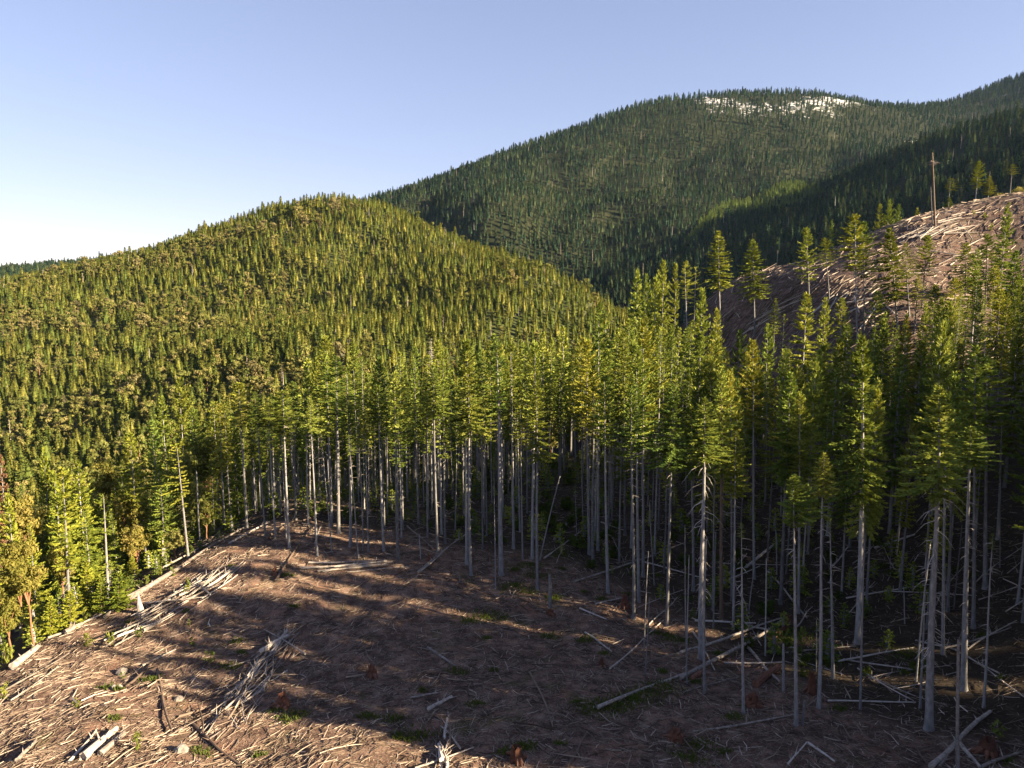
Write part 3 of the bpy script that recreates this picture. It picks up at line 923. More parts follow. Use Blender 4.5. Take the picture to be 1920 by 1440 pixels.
for a in [
 (40,925,88,.6,34,'round pale-leaved madrone beside the rust-red dead fir'),
 (28,1020,72,.6,36,'pinkish sunlit madrone low at the left picture edge'),
 (190,862,108,.6,24,'small golden madrone crown poking out left of the golden clear-trunked fir'),
 (235,930,100,.6,30,'madrone with orange limbs under the golden clear-trunked fir'),
 (252,985,93,.6,26,'rounded bright madrone right of the bright bare trunk'),
 (384,940,104,.6,22,'rounded leafy madrone beside the thin leaning dead pole'),
 (385,815,116,.55,34,'tall dark madrone with orange leaning stems at the stand\'s left end'),
 (8,1100,66,.6,34,'bushy madrone at the very left edge above the pale log'),
 (110,1020,82,.6,26,'golden madrone behind the crooked leaning trunk'),
 ]:
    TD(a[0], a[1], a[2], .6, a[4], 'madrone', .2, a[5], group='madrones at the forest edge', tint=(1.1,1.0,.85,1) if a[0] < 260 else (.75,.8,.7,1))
for a in [
 (162,1195-140,1150,24,'bushy young fir left of the bright bare trunk'), (222,1075,1145,26,'young fir right behind the bright bare trunk'),
 (248,1045,1085,15,'little conical young fir right of the bright bare trunk'), (190,1085,1150,20,'young fir directly in front of the left-edge undergrowth'),
 (130,1110,1180,22,'yellowish young fir behind the short pale log'), (95,1120,1190,20,'young fir between the crooked trunk and the pink madrone')]:
    b = hit(a[0], a[2]); t = at_depth(a[0], a[1], b.y)
    H = (t - b).length
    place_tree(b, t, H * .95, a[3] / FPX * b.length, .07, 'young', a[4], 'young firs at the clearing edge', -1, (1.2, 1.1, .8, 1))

# ---- firs below and on the upper clearcut
SLOPE = [
 (1288,650,1285,490,560,22,'open',.3,'long bare-trunked fir at the left end of the lit clump by the upper clearcut'),
 (1352,633,1347,434,540,32,'dense',.32,'tall dark spire standing against the shadowed mountain, left of its near twin'),
 (1415,630,1411,450,556,34,'dense',.32,'dark broad spire with bare lower trunk against the shadowed clearcut'),
 (1517,557,1512,428,530,26,'open',.28,'narrow golden spire breaking the upper clearcut\'s skyline'),
 (1555,567,1547,447,500,22,'open',.25,'thin-crowned fir with drooping dead boughs right of the narrow golden spire'),
 (1608,643,1603,403,505,34,'open',.3,'left stem of the tall twin firs in front of the upper clearcut'),
 (1620,623,1618,418,520,28,'open',.28,'right stem of the tall twin firs in front of the upper clearcut'),
 (1683,620,1668,430,560,34,'dense',.32,'ragged leaning fir with curtain of dense foliage right of the twin firs'),
 (1705,593,1697,456,520,20,'slim',.22,'slender fir close right of the ragged leaning fir'),
 (1728,577,1740,443,520,26,'open',.24,'fir leaning right, below the lone tall pole'),
 (1810,560,1812,456,540,28,'dense',.24,'fir with blunt top midway across the upper clearcut\'s right half'),
 (1847,580,1852,440,530,28,'open',.26,'fir with visible stem on the upper clearcut near the right edge'),
]
for f in SLOPE:
    T(*f[:8], f[8], group=G_SLOPE, stubs=1 if 'dead' in f[8] else None)
for a in [
 (1888,390,172,.8,28,'dense',.26,'bright fir standing on the slope near the upper right edge'),
 (1317,543,150,.8,36,'dense',.32,'massive pyramid-shaped sunlit fir at the foot of the upper clearcut'),
 (1513,550,150,.75,40,'dense',.3,'bushy pale-lit fir in front of the narrow golden spire'),
 (1548,560,145,.8,28,'dense',.26,'dark pointed fir right of the bushy pale-lit fir'),
 (1245,490,205,.5,22,'open',.28,'leftmost narrow golden crown of the clump at the stand\'s high corner'),
 (1268,497,208,.5,18,'open',.26,'second golden crown in the clump at the stand\'s high corner'),
 (1305,500,215,.5,22,'sparse',.24,'straw-coloured thin crown in the clump at the stand\'s high corner'),
 (1195,508,200,.75,34,'dense',.3,'dark conical fir standing left of the golden clump at the high corner'),
 (1212,518,190,.7,30,'dense',.3,'green fir just right of the dark conical fir at the high corner'),
 (1230,520,195,.6,26,'open',.28,'fir between the dark conical fir and the golden clump'),
 (1767,560,120,.75,34,'dense',.28,'dark broad fir below the lone tall pole'),
 (1877,545,125,.75,36,'dense',.3,'tall dark fir by the right picture edge'),
 (1905,470,150,.7,34,'dense',.3,'dark fir cut by the right picture edge'),
 (1835,470,165,.6,22,'open',.24,'thin fir left of the fir with visible stem near the right edge'),
 (1590,610,120,.6,32,'open',.26,'yellowish fir below the tall twin firs'),
 (1660,590,125,.7,32,'dense',.26,'dim fir below the ragged leaning fir'),
 (1700,600,118,.6,30,'dense',.26,'rusty-tinged dim fir left of the dark broad fir'),
 (1640,640,110,.7,30,'dense',.26,'dark fir crowding the right flank of the great spire-shaped fir'),
 (1440,610,140,.7,26,'open',.24,'small fir at the edge of the shadowed clearcut'),
 (1387,620,150,.6,24,'open',.24,'stubby yellowish fir beside the shadowed clearcut\'s foot'),
 (1470,590,148,.5,18,'sparse',.2,'thin dead-topped fir at the shadowed clearcut\'s foot'),
 (1543,650,112,.6,32,'open',.26,'fir above the narrow dark pointed fir'),
 (1345,580,140,.7,30,'dense',.28,'fir tucked right behind the massive pyramid-shaped fir'),
 (1420,660,125,.65,32,'dense',.26,'dim fir in the middle of the right stand below the dark broad spire'),
 (1690,680,95,.7,34,'dense',.28,'dark fir left of the golden-crowned curved trunk'),
 (1910,620,95,.75,36,'dense',.28,'dark fir filling the right picture edge above the hooked stem'),
 (1800,640,100,.7,34,'dense',.28,'dark fir between the golden crown and the bright spreading fir'),
 (1570,690,98,.7,32,'dense',.26,'dark fir left of the great spire-shaped fir'),
 (1730,640,110,.7,30,'open',.26,'half-lit fir behind the golden-crowned curved trunk'),
 ]:
    TD(*a[:7], a[7], group=G_SLOPE if a[2] > 130 else G_RIGHT, tint=(1.15,.8,.7,1) if 'rusty' in a[7] else None)
for a in [
 (1792,522,158,.6,26,'open',.24,'lit fir low on the upper clearcut below the fir with blunt top'),
 (1832,512,162,.65,26,'dense',.24,'green fir below the fir with visible stem on the upper clearcut'),
 (1868,498,168,.65,28,'dense',.26,'dark fir below the bright fir near the upper right edge'),
 (1902,525,150,.7,30,'open',.26,'lit fir at the right picture edge under the dark cut-off fir'),
 (1755,535,165,.6,24,'open',.24,'slim lit fir straight below the lone tall pole'),
 (1722,518,172,.55,22,'slim',.22,'narrow fir below the fir leaning right'),
 (1645,548,172,.6,24,'open',.24,'lit fir right of the tall twin firs\' bare stems'),
 (1580,560,170,.6,22,'open',.22,'small lit fir left of the tall twin firs\' bare stems'),
 (1455,560,190,.5,16,'slim',.2,'narrow fir between the two dark spires and the narrow golden spire'),
 ]:
    TD(*a[:7], a[7], group=G_SLOPE)
TD(808, 632, 128, .35, 22, 'bare', .22, 'dead white-topped fir with bare branches behind the pointed tiered fir', group='dead snags')
# beyond the crest of the upper clearcut
for a in [
 (1835,303,262,.5,16,'open',.25,'fir with sunlit tip behind the crest right of the lone tall pole'),
 (1898,308,250,.3,16,'sparse',.24,'fir with scraggly lit top behind the crest near the right edge'),
 (1782,334,270,.25,20,'sparse',.24,'flat-topped fir behind the crest just right of the lone tall pole'),
 (1856,330,262,.5,14,'slim',.22,'dim narrow fir behind the crest near the right edge'),
 (1650,383,300,.5,14,'open',.24,'left one of three dim firs behind the crest left of the lone tall pole'),
 (1668,376,300,.6,14,'open',.24,'middle one of three dim firs behind the crest left of the lone tall pole'),
 (1686,384,302,.5,13,'open',.24,'right one of three dim firs behind the crest left of the lone tall pole'),
 (1560,412,310,.5,12,'slim',.22,'dim fir behind the crest above the thin-crowned fir'),
 (1720,390,290,.5,13,'slim',.22,'dim fir behind the crest close left of the lone tall pole'),
 ]:
    TD(*a[:7], a[7], group='firs behind the crest of the upper clearcut')
b = hit(1780, 390); t = at_depth(1780, 369, b.y)
place_tree(b, t, (t - b).length * .95, 1.5, .06, 'young', 'tiny lone fir on the crest right of the tall pole', 'young firs at the clearing edge', -1)

# the lone tall pole: a topped spar with a bunch of dead boughs near its top, and a thin snag beside it
b = hit(1753, 424); t = at_depth(1748, 287, b.y)
e = bpy.data.objects.new('spar_pole', None); COL.objects.link(e); e.location = b
e.rotation_mode = 'QUATERNION'; e.rotation_quaternion = Vector((0, 0, 1)).rotation_difference((t - b).normalized())
H = (t - b).length
obj('trunk', SNAG_BROWN, e, (0, 0, -0.3), (.30, .30, H + .3))
rr = random.Random(5); mb = MB()
for i in range(26):
    a = rr.uniform(0, 6.28); l = rr.uniform(.6, 2.3); z0 = rr.uniform(-.5, .5)
    mb.tube([(0, 0, z0), (math.cos(a) * l * .6, math.sin(a) * l * .6, z0 + rr.uniform(-.1, .4)), (math.cos(a) * l, math.sin(a) * l, z0 + rr.uniform(-.9, .3))], [.06, .045, .015], 4, rr.random(), False)
obj('dead_boughs', mb.mesh('spar_boughs', M_DEADWOOD), e, (0, 0, H * .865))['kind'] = 'stuff'
tag(e, 'lone tall pole with dead boughs near its tip on the upper clearcut', 'pole')
T(1749, 421, 1745, 350, 0, 0, 'snag', .16, 'thin broken dead snag leaning against the left of the lone tall pole', group='dead snags')

# ---- firs that fill the stand; their tips stay under the outline the stand has in the photograph
ENV = [(380,770),(440,735),(520,735),(590,660),(680,628),(770,612),(870,610),(960,600),(1010,585),(1120,580),(1160,560),(1190,530),(1260,515),(1300,545),(1340,600),
       (1400,650),(1480,640),(1560,640),(1640,600),(1740,560),(1800,540),(1860,520),(1920,480)]
eu, ev = [p[0] for p in ENV], [p[1] for p in ENV]
def in_gap(x, y):                           # two openings in the stand through which low sun reaches the clearing
    return x > 16 and any(abs(y - (c - .325 * x)) < w for c, w in ((81.6, 1.9), (73.0, 2.0)))
rng = random.Random(31)
fill = []
tries = 0
while tries < 9000 and len(fill) < 420:
    tries += 1
    D = 82 + 130 * rng.random() ** 1.15
    u = rng.uniform(395, 1990)
    if u > 1300: D = 62 + (D - 82) * 0.85
    p0 = P(u, 700, D); x = p0.x
    z = hgt(x, D)
    fu, fv = project((x, D, z))
    # the front edge of the stand in the photograph
    edge = np.interp(fu, [380, 460, 560, 700, 860, 950, 1050, 1130, 1250, 1330, 1500, 1600, 1750, 1920], [1000, 985, 985, 1000, 1035, 1030, 930, 1040, 1090, 1130, 1120, 1180, 1200, 1180])
    if fv > edge: continue
    if 1010 < fu < 1090 and fv > 900: continue
    if in_gap(x, D): continue
    if 1300 < fu and fv < np.interp(fu, [1300, 1400, 1500, 1600, 1750, 1920], [655, 680, 690, 700, 680, 640]): continue
    if any((x - a) ** 2 + (D - b_) ** 2 < ((3.0 if D < 150 else 3.6) if u < 1280 else 3.9) ** 2 for a, b_ in TREES): continue
    H = rng.uniform(17, 31)
    tu, tv = project((x, D, z + H))
    lim = np.interp(tu, eu, ev) + rng.uniform(0, 70)
    if tv < lim:
        H = (P(tu, lim, D).z - z)
        if H < 14: continue
    if u > 1920 + 60: continue
    fill.append((x, D, z, H, fu))
    TREES.append((x, D))
fill.sort(key=lambda f: f[1])
N_NEAR_FILL = 165
MARKS = [(395, "the left forest"), (463, "the row's outer left fir"), (595, "the small compact crown"), (657, "the sunlit lower trunk"), (747, "the shaggy-crowned fir"), (821, "the pointed tiered fir"),
         (880, "the close central pair"), (940, "the stoutest trunk"), (1008, "the low drooping fir"), (1112, "the trunk cluster"), (1197, "the three close trunks"), (1250, "the dark full fir"),
         (1315, "the hooked-bough fir"), (1394, "the long bare pole"), (1493, "the little spreading fir"), (1545, "the narrow dark fir"), (1610, "the great spire"), (1742, "the thick curved trunk"),
         (1807, "the heavy mossy trunk"), (1850, "the bright spreading fir"), (2100, "the right edge")]
KIND_WORD = {'open': 'loose-crowned', 'dense': 'dense dark', 'slim': 'narrow-crowned', 'sparse': 'thin-boughed'}
def fill_label(u, kind, D):
    for (a, na), (b_, nb) in zip(MARKS, MARKS[1:]):
        if u < b_: break
    deep = 'inner' if D < 112 else 'deep-set'
    return f"{KIND_WORD[kind]} {deep} fir between {na} and {nb}", 'interior firs crowding behind the edge of the stand'
n_tr = len(TREES) - len(fill)
TREES = TREES[:n_tr]
for i, (x, D, z, H, fu) in enumerate(fill[:N_NEAR_FILL]):
    kind = rng.choice(['open', 'open', 'open', 'dense', 'slim', 'sparse'] if fu < 1250 else ['dense', 'dense', 'open', 'slim', 'slim', 'sparse'])
    cf = rng.uniform(.4, .55) if fu < 1250 else rng.uniform(.5, .68)
    lab, grp = fill_label(fu, kind, D)
    place_tree((x, D, z), (x + rng.uniform(-.5, .5), D + rng.uniform(-.5, .5), z + H), H * cf, H * (rng.uniform(.07, .095) if fu < 1250 else rng.uniform(.075, .105)) * (0.75 if kind == 'slim' else 1), rng.uniform(.11, .21), kind, lab, grp, None, None, rng)
for f in fill[N_NEAR_FILL:]:
    TREES.append((f[0], f[1]))

# ------------------------------------------------------------------ woods that read as one mass: instanced trees
def proto(name, V, F, T_, mat, H, trunk_r, trunk_mat=None):
    mb = MB(); mb.tube([(0, 0, -1.5), (0, 0, H * .5), (0, 0, H * .97)], [trunk_r, trunk_r * .65, .02], 5, 0.5, False)
    o = len(V)
    tv = np.array([tuple(v) for v in mb.V]); tf = np.array(mb.F)
    V2 = np.concatenate([V, tv]); F2 = np.concatenate([F, tf + o]).astype(np.int32)
    me = mesh_from(name, V2, F2, [mat, trunk_mat or M_BARK], np.r_[T_, np.full(len(tf), .5)], mat_idx=np.r_[np.zeros(len(F)), np.ones(len(tf))])
    return bpy.data.objects.new(name, me)   # referenced by the wood's node tree only, not placed in the scene

def con_proto(name, seed, H, cf, R, mat, **k):
    V, F, T_ = conifer(seed, H * cf, R, **k)
    V = V + np.array([0, 0, H * (1 - cf)])
    return proto(name, V, F, T_, mat, H, .28)

def wood(name, pts, protos, label, cat='wood'):
    """pts: rows x, y, z, scale, width factor, prototype index"""
    pts = np.asarray(pts, float)
    me = bpy.data.meshes.new(name)
    me.vertices.add(len(pts)); me.vertices.foreach_set('co', pts[:, :3].astype(np.float32).ravel())
    r = np.random.RandomState(len(pts))
    a = me.attributes.new('rot', 'FLOAT_VECTOR', 'POINT')
    rot = np.stack([r.normal(0, .025, len(pts)), r.normal(0, .025, len(pts)), r.uniform(0, 6.28, len(pts))], 1)
    a.data.foreach_set('vector', rot.astype(np.float32).ravel())
    a = me.attributes.new('size', 'FLOAT_VECTOR', 'POINT')
    sz = np.stack([pts[:, 3] * pts[:, 4], pts[:, 3] * pts[:, 4], pts[:, 3]], 1)
    a.data.foreach_set('vector', sz.astype(np.float32).ravel())
    a = me.attributes.new('pick', 'INT', 'POINT'); a.data.foreach_set('value', pts[:, 5].astype(np.int32))
    o = obj(name, me)
    g = bpy.data.node_groups.new(name + '_nodes', 'GeometryNodeTree')
    g.interface.new_socket('Geometry', in_out='INPUT', socket_type='NodeSocketGeometry')
    g.interface.new_socket('Geometry', in_out='OUTPUT', socket_type='NodeSocketGeometry')
    gi = g.nodes.new('NodeGroupInput'); go = g.nodes.new('NodeGroupOutput')
    inst = g.nodes.new('GeometryNodeInstanceOnPoints')
    join = g.nodes.new('GeometryNodeJoinGeometry')
    # geometries join in reverse link order, so link last to first
    for p in protos[::-1]:
        oi = g.nodes.new('GeometryNodeObjectInfo'); oi.inputs['Object'].default_value = p
        oi.inputs['As Instance'].default_value = True
        g.links.new(oi.outputs['Geometry'], join.inputs[0])
    g.links.new(gi.outputs[0], inst.inputs['Points'])
    g.links.new(join.outputs[0], inst.inputs['Instance'])
    inst.inputs['Pick Instance'].default_value = True
    for nm, sock, ty in (('pick', 'Instance Index', 'INT'), ('rot', 'Rotation', 'FLOAT_VECTOR'), ('size', 'Scale', 'FLOAT_VECTOR')):
        na = g.nodes.new('GeometryNodeInputNamedAttribute'); na.data_type = ty; na.inputs['Name'].default_value = nm
        g.links.new(na.outputs[0], inst.inputs[sock])
    g.links.new(inst.outputs[0], go.inputs[0])
    m = o.modifiers.new('trees', 'NODES'); m.node_group = g
    tag(o, label, cat, kind='stuff')
    return o

# deep interior of the stand, and the same stand going on beside and behind the camera
near_protos = [con_proto('stand_fir', 700 + i, 28, .55 if i < 3 else .7, 2.4, M_NEEDLE, whorls=22, per=5, step=.3, tl=.85, tw=.17, prof='oval' if i < 3 else 'cone') for i in range(5)]
pts = []
rs = random.Random(77)
for x, D, z, H, fu in fill[N_NEAR_FILL:]:
    pts.append((x, D, z - .3, H / 28, rs.uniform(.9, 1.1), rs.randrange(0, 3) if fu < 1250 else rs.randrange(5)))
placed = []
for _ in range(9000):
    x, y = rs.uniform(20, 260), rs.uniform(-150, 210)
    if y > 0 and x < y * .715 + 3.0: continue
    if y < 48 - .325 * x or in_gap(x, y): continue
    if any((x - a) ** 2 + (y - b_) ** 2 < (4.2 if x < 100 else 5.6) ** 2 for a, b_ in placed): continue
    if y > 88 and x > 84: continue
    z = hgt(x, y)
    pts.append((x, y, z - .3, rs.uniform(.85, 1.15), rs.uniform(1.0, 1.3), rs.randrange(5))); placed.append((x, y))
wood('interior_wood', pts, near_protos, 'mass of firs deep inside the stand on the right and centre')

# valley woods between the clearing and the hill, left of and behind the stand
def ok_far(x, y): return True
mid_protos = [con_proto('hill_fir', 800 + i, 24, [.85, .8, .75, .9, .8][i], [4.9, 4.3, 5.3, 4.0, 5.6][i], M_NEEDLE_FAR, whorls=15, per=7, step=.8, tl=1.5, tw=.36, droop=.10, core=True) for i in range(5)]
def bl_proto(name, seed, mat, H=13., R=4.2):
    V, F, T_, cs = broadleaf(seed, H, R, clumps=16, leaves=44, ls=.58)
    return proto(name, V, F, T_, mat, H * .7, .25, M_MADRONE)
mid_protos += [bl_proto('hill_broadleaf', 850, M_LEAF_FAR), bl_proto('hill_broadleaf', 851, M_LEAF_FAR, 15., 3.6)]
def snag_proto(name, seed, H=24):
    r = random.Random(seed); mb = MB()
    mb.tube([(0, 0, -1), (0, 0, H)], [.42, .1], 6, .6)
    for i in range(26):
        z0 = r.uniform(.4, 1) * H; a = r.uniform(0, 6.28); l = r.uniform(.4, 1.6)
        mb.tube([(0, 0, z0), (math.cos(a) * l, math.sin(a) * l, z0 + r.uniform(-.4, .2))], [.1, .04], 3, r.random(), False)
    return bpy.data.objects.new(name, mb.mesh(name, M_DEADWOOD))
mid_protos += [snag_proto('hill_snag', 860)]
mid_protos += [bl_proto('hill_oak', 852, M_OAK), con_proto('hill_brown_fir', 870, 24, .75, 4.0, M_OAK, whorls=13, per=6, step=.9, tl=1.4, tw=.3, core=False)]

def scatter(n_try, xr, yr, mind, accept, seed):
    r = np.random.RandomState(seed)
    X = r.uniform(*xr, n_try); Y = r.uniform(*yr, n_try)
    m = accept(X, Y); X, Y = X[m], Y[m]
    cell = {}
    keep = []
    for i in range(len(X)):
        d = mind(X[i], Y[i]) if callable(mind) else mind
        cx_, cy_ = int(X[i] // 12), int(Y[i] // 12)
        good = True
        for a in (-1, 0, 1):
            for b_ in (-1, 0, 1):
                for j in cell.get((cx_ + a, cy_ + b_), ()):
                    if (X[i] - X[j]) ** 2 + (Y[i] - Y[j]) ** 2 < d * d:
                        good = False; break
                if not good: break
            if not good: break
        if good:
            cell.setdefault((cx_, cy_), []).append(i); keep.append(i)
    return X[keep], Y[keep]

def in_frame(X, Y, pad=0.06):
    return (np.abs(X) < Y * (0.70 + pad) + 25) & (Y > 20)

# what lies behind a crest is not built: keep a tree only when its tip is near or above the horizon of everything before it
_az = np.linspace(-0.80, 0.80, 161); _dd = np.concatenate([np.arange(40, 330, 12), np.arange(330, 3400, 25)])
_H = height(np.outer(_az, _dd), np.tile(_dd, (161, 1)))
_S = np.maximum.accumulate(_H / _dd[None, :], axis=1)
def visible(X, Y, Z, H, slack=6.0):
    ai = np.clip(np.round((X / Y + 0.80) / 0.01).astype(int), 0, 160)
    di = np.clip(np.searchsorted(_dd, Y * 0.985) - 1, 0, len(_dd) - 1)
    return (Z + H + slack) / Y > _S[ai, di]

def near_left(X, Y):
    r = np.hypot(X, Y)
    left = (X < -50) & (r < 380) & ((X < -66) | (Y > 100))
    behind = (Y > 165) & (r < 380) & (X < 55) & (Y > 165 + np.maximum(0, X) * 1.2)
    beyond = (Y > 262) & (r < 380) & (X >= 55) & (X < 260) & (Y > 262 + 0 * X)
    lside = (X < -46) & (X > -160) & (Y > 60) & (Y < 190)
    return (left | behind | beyond | lside) & in_frame(X, Y, .12)
valley_protos = [con_proto('valley_fir', 820 + i, 24, [.85, .8, .75, .9, .8][i], [3.4, 3.0, 3.6, 2.9, 3.8][i], M_NEEDLE, whorls=24, per=6, step=.26, tl=.85, tw=.15, droop=.12) for i in range(5)]
for sd in (855, 856):
    V_, F_, T_2, _c = broadleaf(sd, 13., 3.8, clumps=34, leaves=90, ls=.27)
    valley_protos.append(proto('valley_broadleaf', V_, F_, T_2, M_LEAF, 9., .2, M_MADRONE))
X, Y = scatter(16000, (-330, 270), (40, 380), 5.2, near_left, 91)
Z = height(X, Y); r = np.random.RandomState(92)
tr = np.array(TREES)
pts = []
for x, y, z in zip(X, Y, Z):
    if np.min((tr[:, 0] - x) ** 2 + (tr[:, 1] - y) ** 2) < 9: continue
    h = r.uniform(13, 22)
    u, v = project((x, y, z + h))
    lim = np.interp(u, [-60, 0, 100, 250, 330, 420, 500, 1100, 1300, 1360, 1480, 1560, 1700, 1920], [880, 880, 850, 800, 770, 750, 735, 640, 620, 560, 505, 480, 425, 350])
    if v < lim:
        h = min(h, P(u, lim, y).z - z)
        if h < 5: continue
    if x < -40 and y < 120 and -66 < x and h > 12: h *= .7
    k = r.randint(0, 5) if r.rand() < .8 else r.randint(5, 7)
    pts.append((x, y, z - .3, h / (24 if k < 5 else 13), r.uniform(.8, 1.1) * (1.0 if k < 5 else .8), k))
wood('valley_wood', pts, valley_protos, 'mixed wood filling the valley below and behind the clearing')

# the hill
def hill_ok(X, Y):
    return (np.hypot(X, Y) >= 372) & (region(X, Y) == 1) & in_frame(X, Y) & (Y < 1330)
X, Y = scatter(120000, (-1000, 260), (300, 1330), lambda x, y: 5.5, hill_ok, 93)
Z = height(X, Y); r = np.random.RandomState(94)
H = r.uniform(9.5, 16, len(X)) * np.where(r.rand(len(X)) < .07, 1.4, 1)
m = visible(X, Y, Z, H)
X, Y, Z, H = X[m], Y[m], Z[m], H[m]
patch = fbm(X, Y, [180, 70], 1 / 180., 15)
pts = []
for x, y, z, h, pt in zip(X, Y, Z, H, patch):
    u, v = project((x, y, z + h))
    # broadleaf patches on the near face, conifers towards the gully and crest
    pb = (0.19 + 0.5 * pt) * (1 - .6 * float(sstep(900, 1020, y)))
    if u > 600: pb *= .25
    q = r.rand()
    if q < .012: k = 7
    elif pt > .12 and u < 680 and q > 1 - min(.16, (pt - .05) * .35): k = 8 + (r.rand() < .4)
    elif q < pb: k = r.randint(5, 7)
    else: k = r.randint(0, 5)
    pts.append((x, y, z - .3, h / {5: 12, 6: 14, 7: 22, 8: 12}.get(k, 24), r.uniform(1.05, 1.5) * (.95 if u > 600 else 1) * (.8 if k in (5, 6, 8) else 1), k))
print('hill trees', len(pts))
wood('hill_wood', pts, mid_protos, 'sunlit mixed wood covering the rounded hill in the middle distance')

# the mountain
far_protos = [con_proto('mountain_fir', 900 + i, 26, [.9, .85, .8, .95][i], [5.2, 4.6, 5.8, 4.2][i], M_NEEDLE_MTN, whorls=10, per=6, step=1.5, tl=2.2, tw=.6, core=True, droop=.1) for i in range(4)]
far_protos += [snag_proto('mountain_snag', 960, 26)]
plant_protos = [con_proto('plantation_fir', 980 + i, 14, .95, 3.6, M_PLANTATION, whorls=8, per=5, step=1.2, tl=1.6, tw=.5, core=True, droop=.05) for i in range(3)]
pc = [P(*q) for q in [(1330, 425, 1580), (1400, 368, 1720), (1470, 352, 1800), (1530, 368, 1750), (1545, 395, 1660), (1460, 410, 1600), (1370, 440, 1540), (1280, 470, 1350)]]
def in_poly(X, Y, poly):
    ins = np.zeros(len(X), bool); n = len(poly)
    for i in range(n):
        x1, y1, x2, y2 = poly[i].x, poly[i].y, poly[(i + 1) % n].x, poly[(i + 1) % n].y
        c = ((y1 > Y) != (y2 > Y)) & (X < (x2 - x1) * (Y - y1) / (y2 - y1 + 1e-9) + x1)
        ins ^= c
    return ins
def mtn_ok(X, Y):
    return (np.hypot(X, Y) >= 372) & ((region(X, Y) == 2) | (Y >= 1330)) & in_frame(X, Y)
X, Y = scatter(260000, (-1900, 2500), (330, 3150), lambda x, y: 6.4 + y / 420., mtn_ok, 95)
Z = height(X, Y); r = np.random.RandomState(96)
H = r.uniform(14, 24, len(X)) * np.where(r.rand(len(X)) < .1, 1.25, 1)
m = visible(X, Y, Z, H, 8)
sn = snow_at(X, Y)
m &= r.rand(len(X)) > np.clip(sn * .8 - .2, 0, .3)
pl = in_poly(X, Y, pc)
m &= ~pl
X, Y, Z, H = X[m], Y[m], Z[m], H[m]
pts = [(x, y, z - .4, h / 26, r.uniform(1.0, 1.4), 4 if r.rand() < .02 else r.randint(0, 4)) for x, y, z, h in zip(X, Y, Z, H)]
print('mountain trees', len(pts))
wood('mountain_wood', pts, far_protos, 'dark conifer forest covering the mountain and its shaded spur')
X, Y = scatter(30000, (100, 900), (1250, 1850), 6.0, lambda X, Y: in_poly(X, Y, pc), 97)
Z = height(X, Y)
pts = [(x, y, z - .3, r.uniform(.7, 1.2), r.uniform(.9, 1.1), r.randint(0, 3)) for x, y, z in zip(X, Y, Z)]
wood('young_plantation', pts, plant_protos, 'paler even-aged young conifers in a patch on the mountainside')

# low growth under the stand
und_protos = [con_proto('understory_fir', 990 + i, 3.0, .95, 1.1, M_NEEDLE, whorls=9, per=5, step=.3, tl=.5, tw=.11) for i in range(2)]
V_, F_, T_2, _c = broadleaf(995, 1.6, 1.1, clumps=14, leaves=40, ls=.14, zmin=.1)
und_protos.append(bpy.data.objects.new('understory_bush', mesh_from('understory_bush', V_, F_, M_MOSS, T_2)))
def und_ok(X, Y):
    return in_frame(X, Y, .03) & (floor_shade_at(X, Y) > .7) & (Y < 175) & (X > -52) & (X / Y < .62)
X, Y = scatter(2600, (-52, 110), (62, 175), 2.6, und_ok, 191)
Z = height(X, Y); r = np.random.RandomState(192)
wood('understory', [(x, y, z - .05, r.uniform(.35, 1.15), r.uniform(.8, 1.5), r.randint(0, 3)) for x, y, z in zip(X, Y, Z)], und_protos, 'low dark saplings and brush on the floor of the stand', 'undergrowth')

# ------------------------------------------------------------------ logs, poles, stumps and slash on the ground
def lay(pa, pb, r, lift=0.0):
    """ends of a pole of radius r lying over the relief between two ground points"""
    a, b = Vector(pa), Vector(pb)
    ts = np.linspace(0, 1, 7)
    xs = a.x + (b.x - a.x) * ts; ys = a.y + (b.y - a.y) * ts
    za = height(xs, ys)
    lin = a.z + (b.z - a.z) * ts
    up = max(0.0, float(np.quantile(za - lin, .8))) + r * 0.75 + lift
    return a + Vector((0, 0, up)), b + Vector((0, 0, up))

def log_mesh(a, b, r0, r1, mat, seed, bend=.02, stubs=3, sides=8, jag=.12):
    rn = random.Random(seed)
    c = (a + b) / 2
    d = b - a; L = d.length
    n = 6
    side = d.cross(Vector((0, 0, 1))).normalized() if abs(d.z) < L * .95 else Vector((1, 0, 0))
    k1, k2 = rn.uniform(-1, 1) * bend * L, rn.uniform(-.5, .5) * bend * L
    pts, rad = [], []
    for i in range(n):
        t = i / (n - 1)
        pts.append(a.lerp(b, t) - c + side * (k1 * math.sin(math.pi * t) + k2 * math.sin(2 * math.pi * t)))
        rad.append((r0 + (r1 - r0) * t) * rn.uniform(.92, 1.08))
    mb = MB()
    mb.tube(pts, rad, sides, rn.uniform(.3, .7), True, jag * r0 * 3, rn)
    dn = d.normalized()
    for _ in range(stubs):
        t = rn.uniform(.15, .9); i = int(t * (n - 1))
        p = pts[i].lerp(pts[i + 1], t * (n - 1) - i)
        e = (side * rn.uniform(-1, 1) + Vector((0, 0, rn.uniform(.2, 1)))).normalized() + dn * .4
        l = rn.uniform(.25, .9)
        mb.tube([p, p + e * l], [r1 * .5 + .01, .008], 4, .6, False)
    return c, mb.mesh('log', mat, False)

def log(ua, va, ub, vb, r0, label, mat=None, r1=None, lift=0.0, group=None, bend=.02, name='fallen_log', stubs=3, seed=None, grounded=(True, True), liftb=None):
    a, b = hit(ua, va), hit(ub, vb)
    a2, b2 = lay(a, b, r0, lift)
    if liftb is not None: b2.z += liftb
    seed = seed or int(ua * 3 + va * 5 + ub)
    c, me = log_mesh(a2, b2, r0, r1 if r1 is not None else r0 * .62, mat or M_DEADWOOD, seed, bend, stubs)
    return tag(obj(name, me, None, c), label, 'log', group)

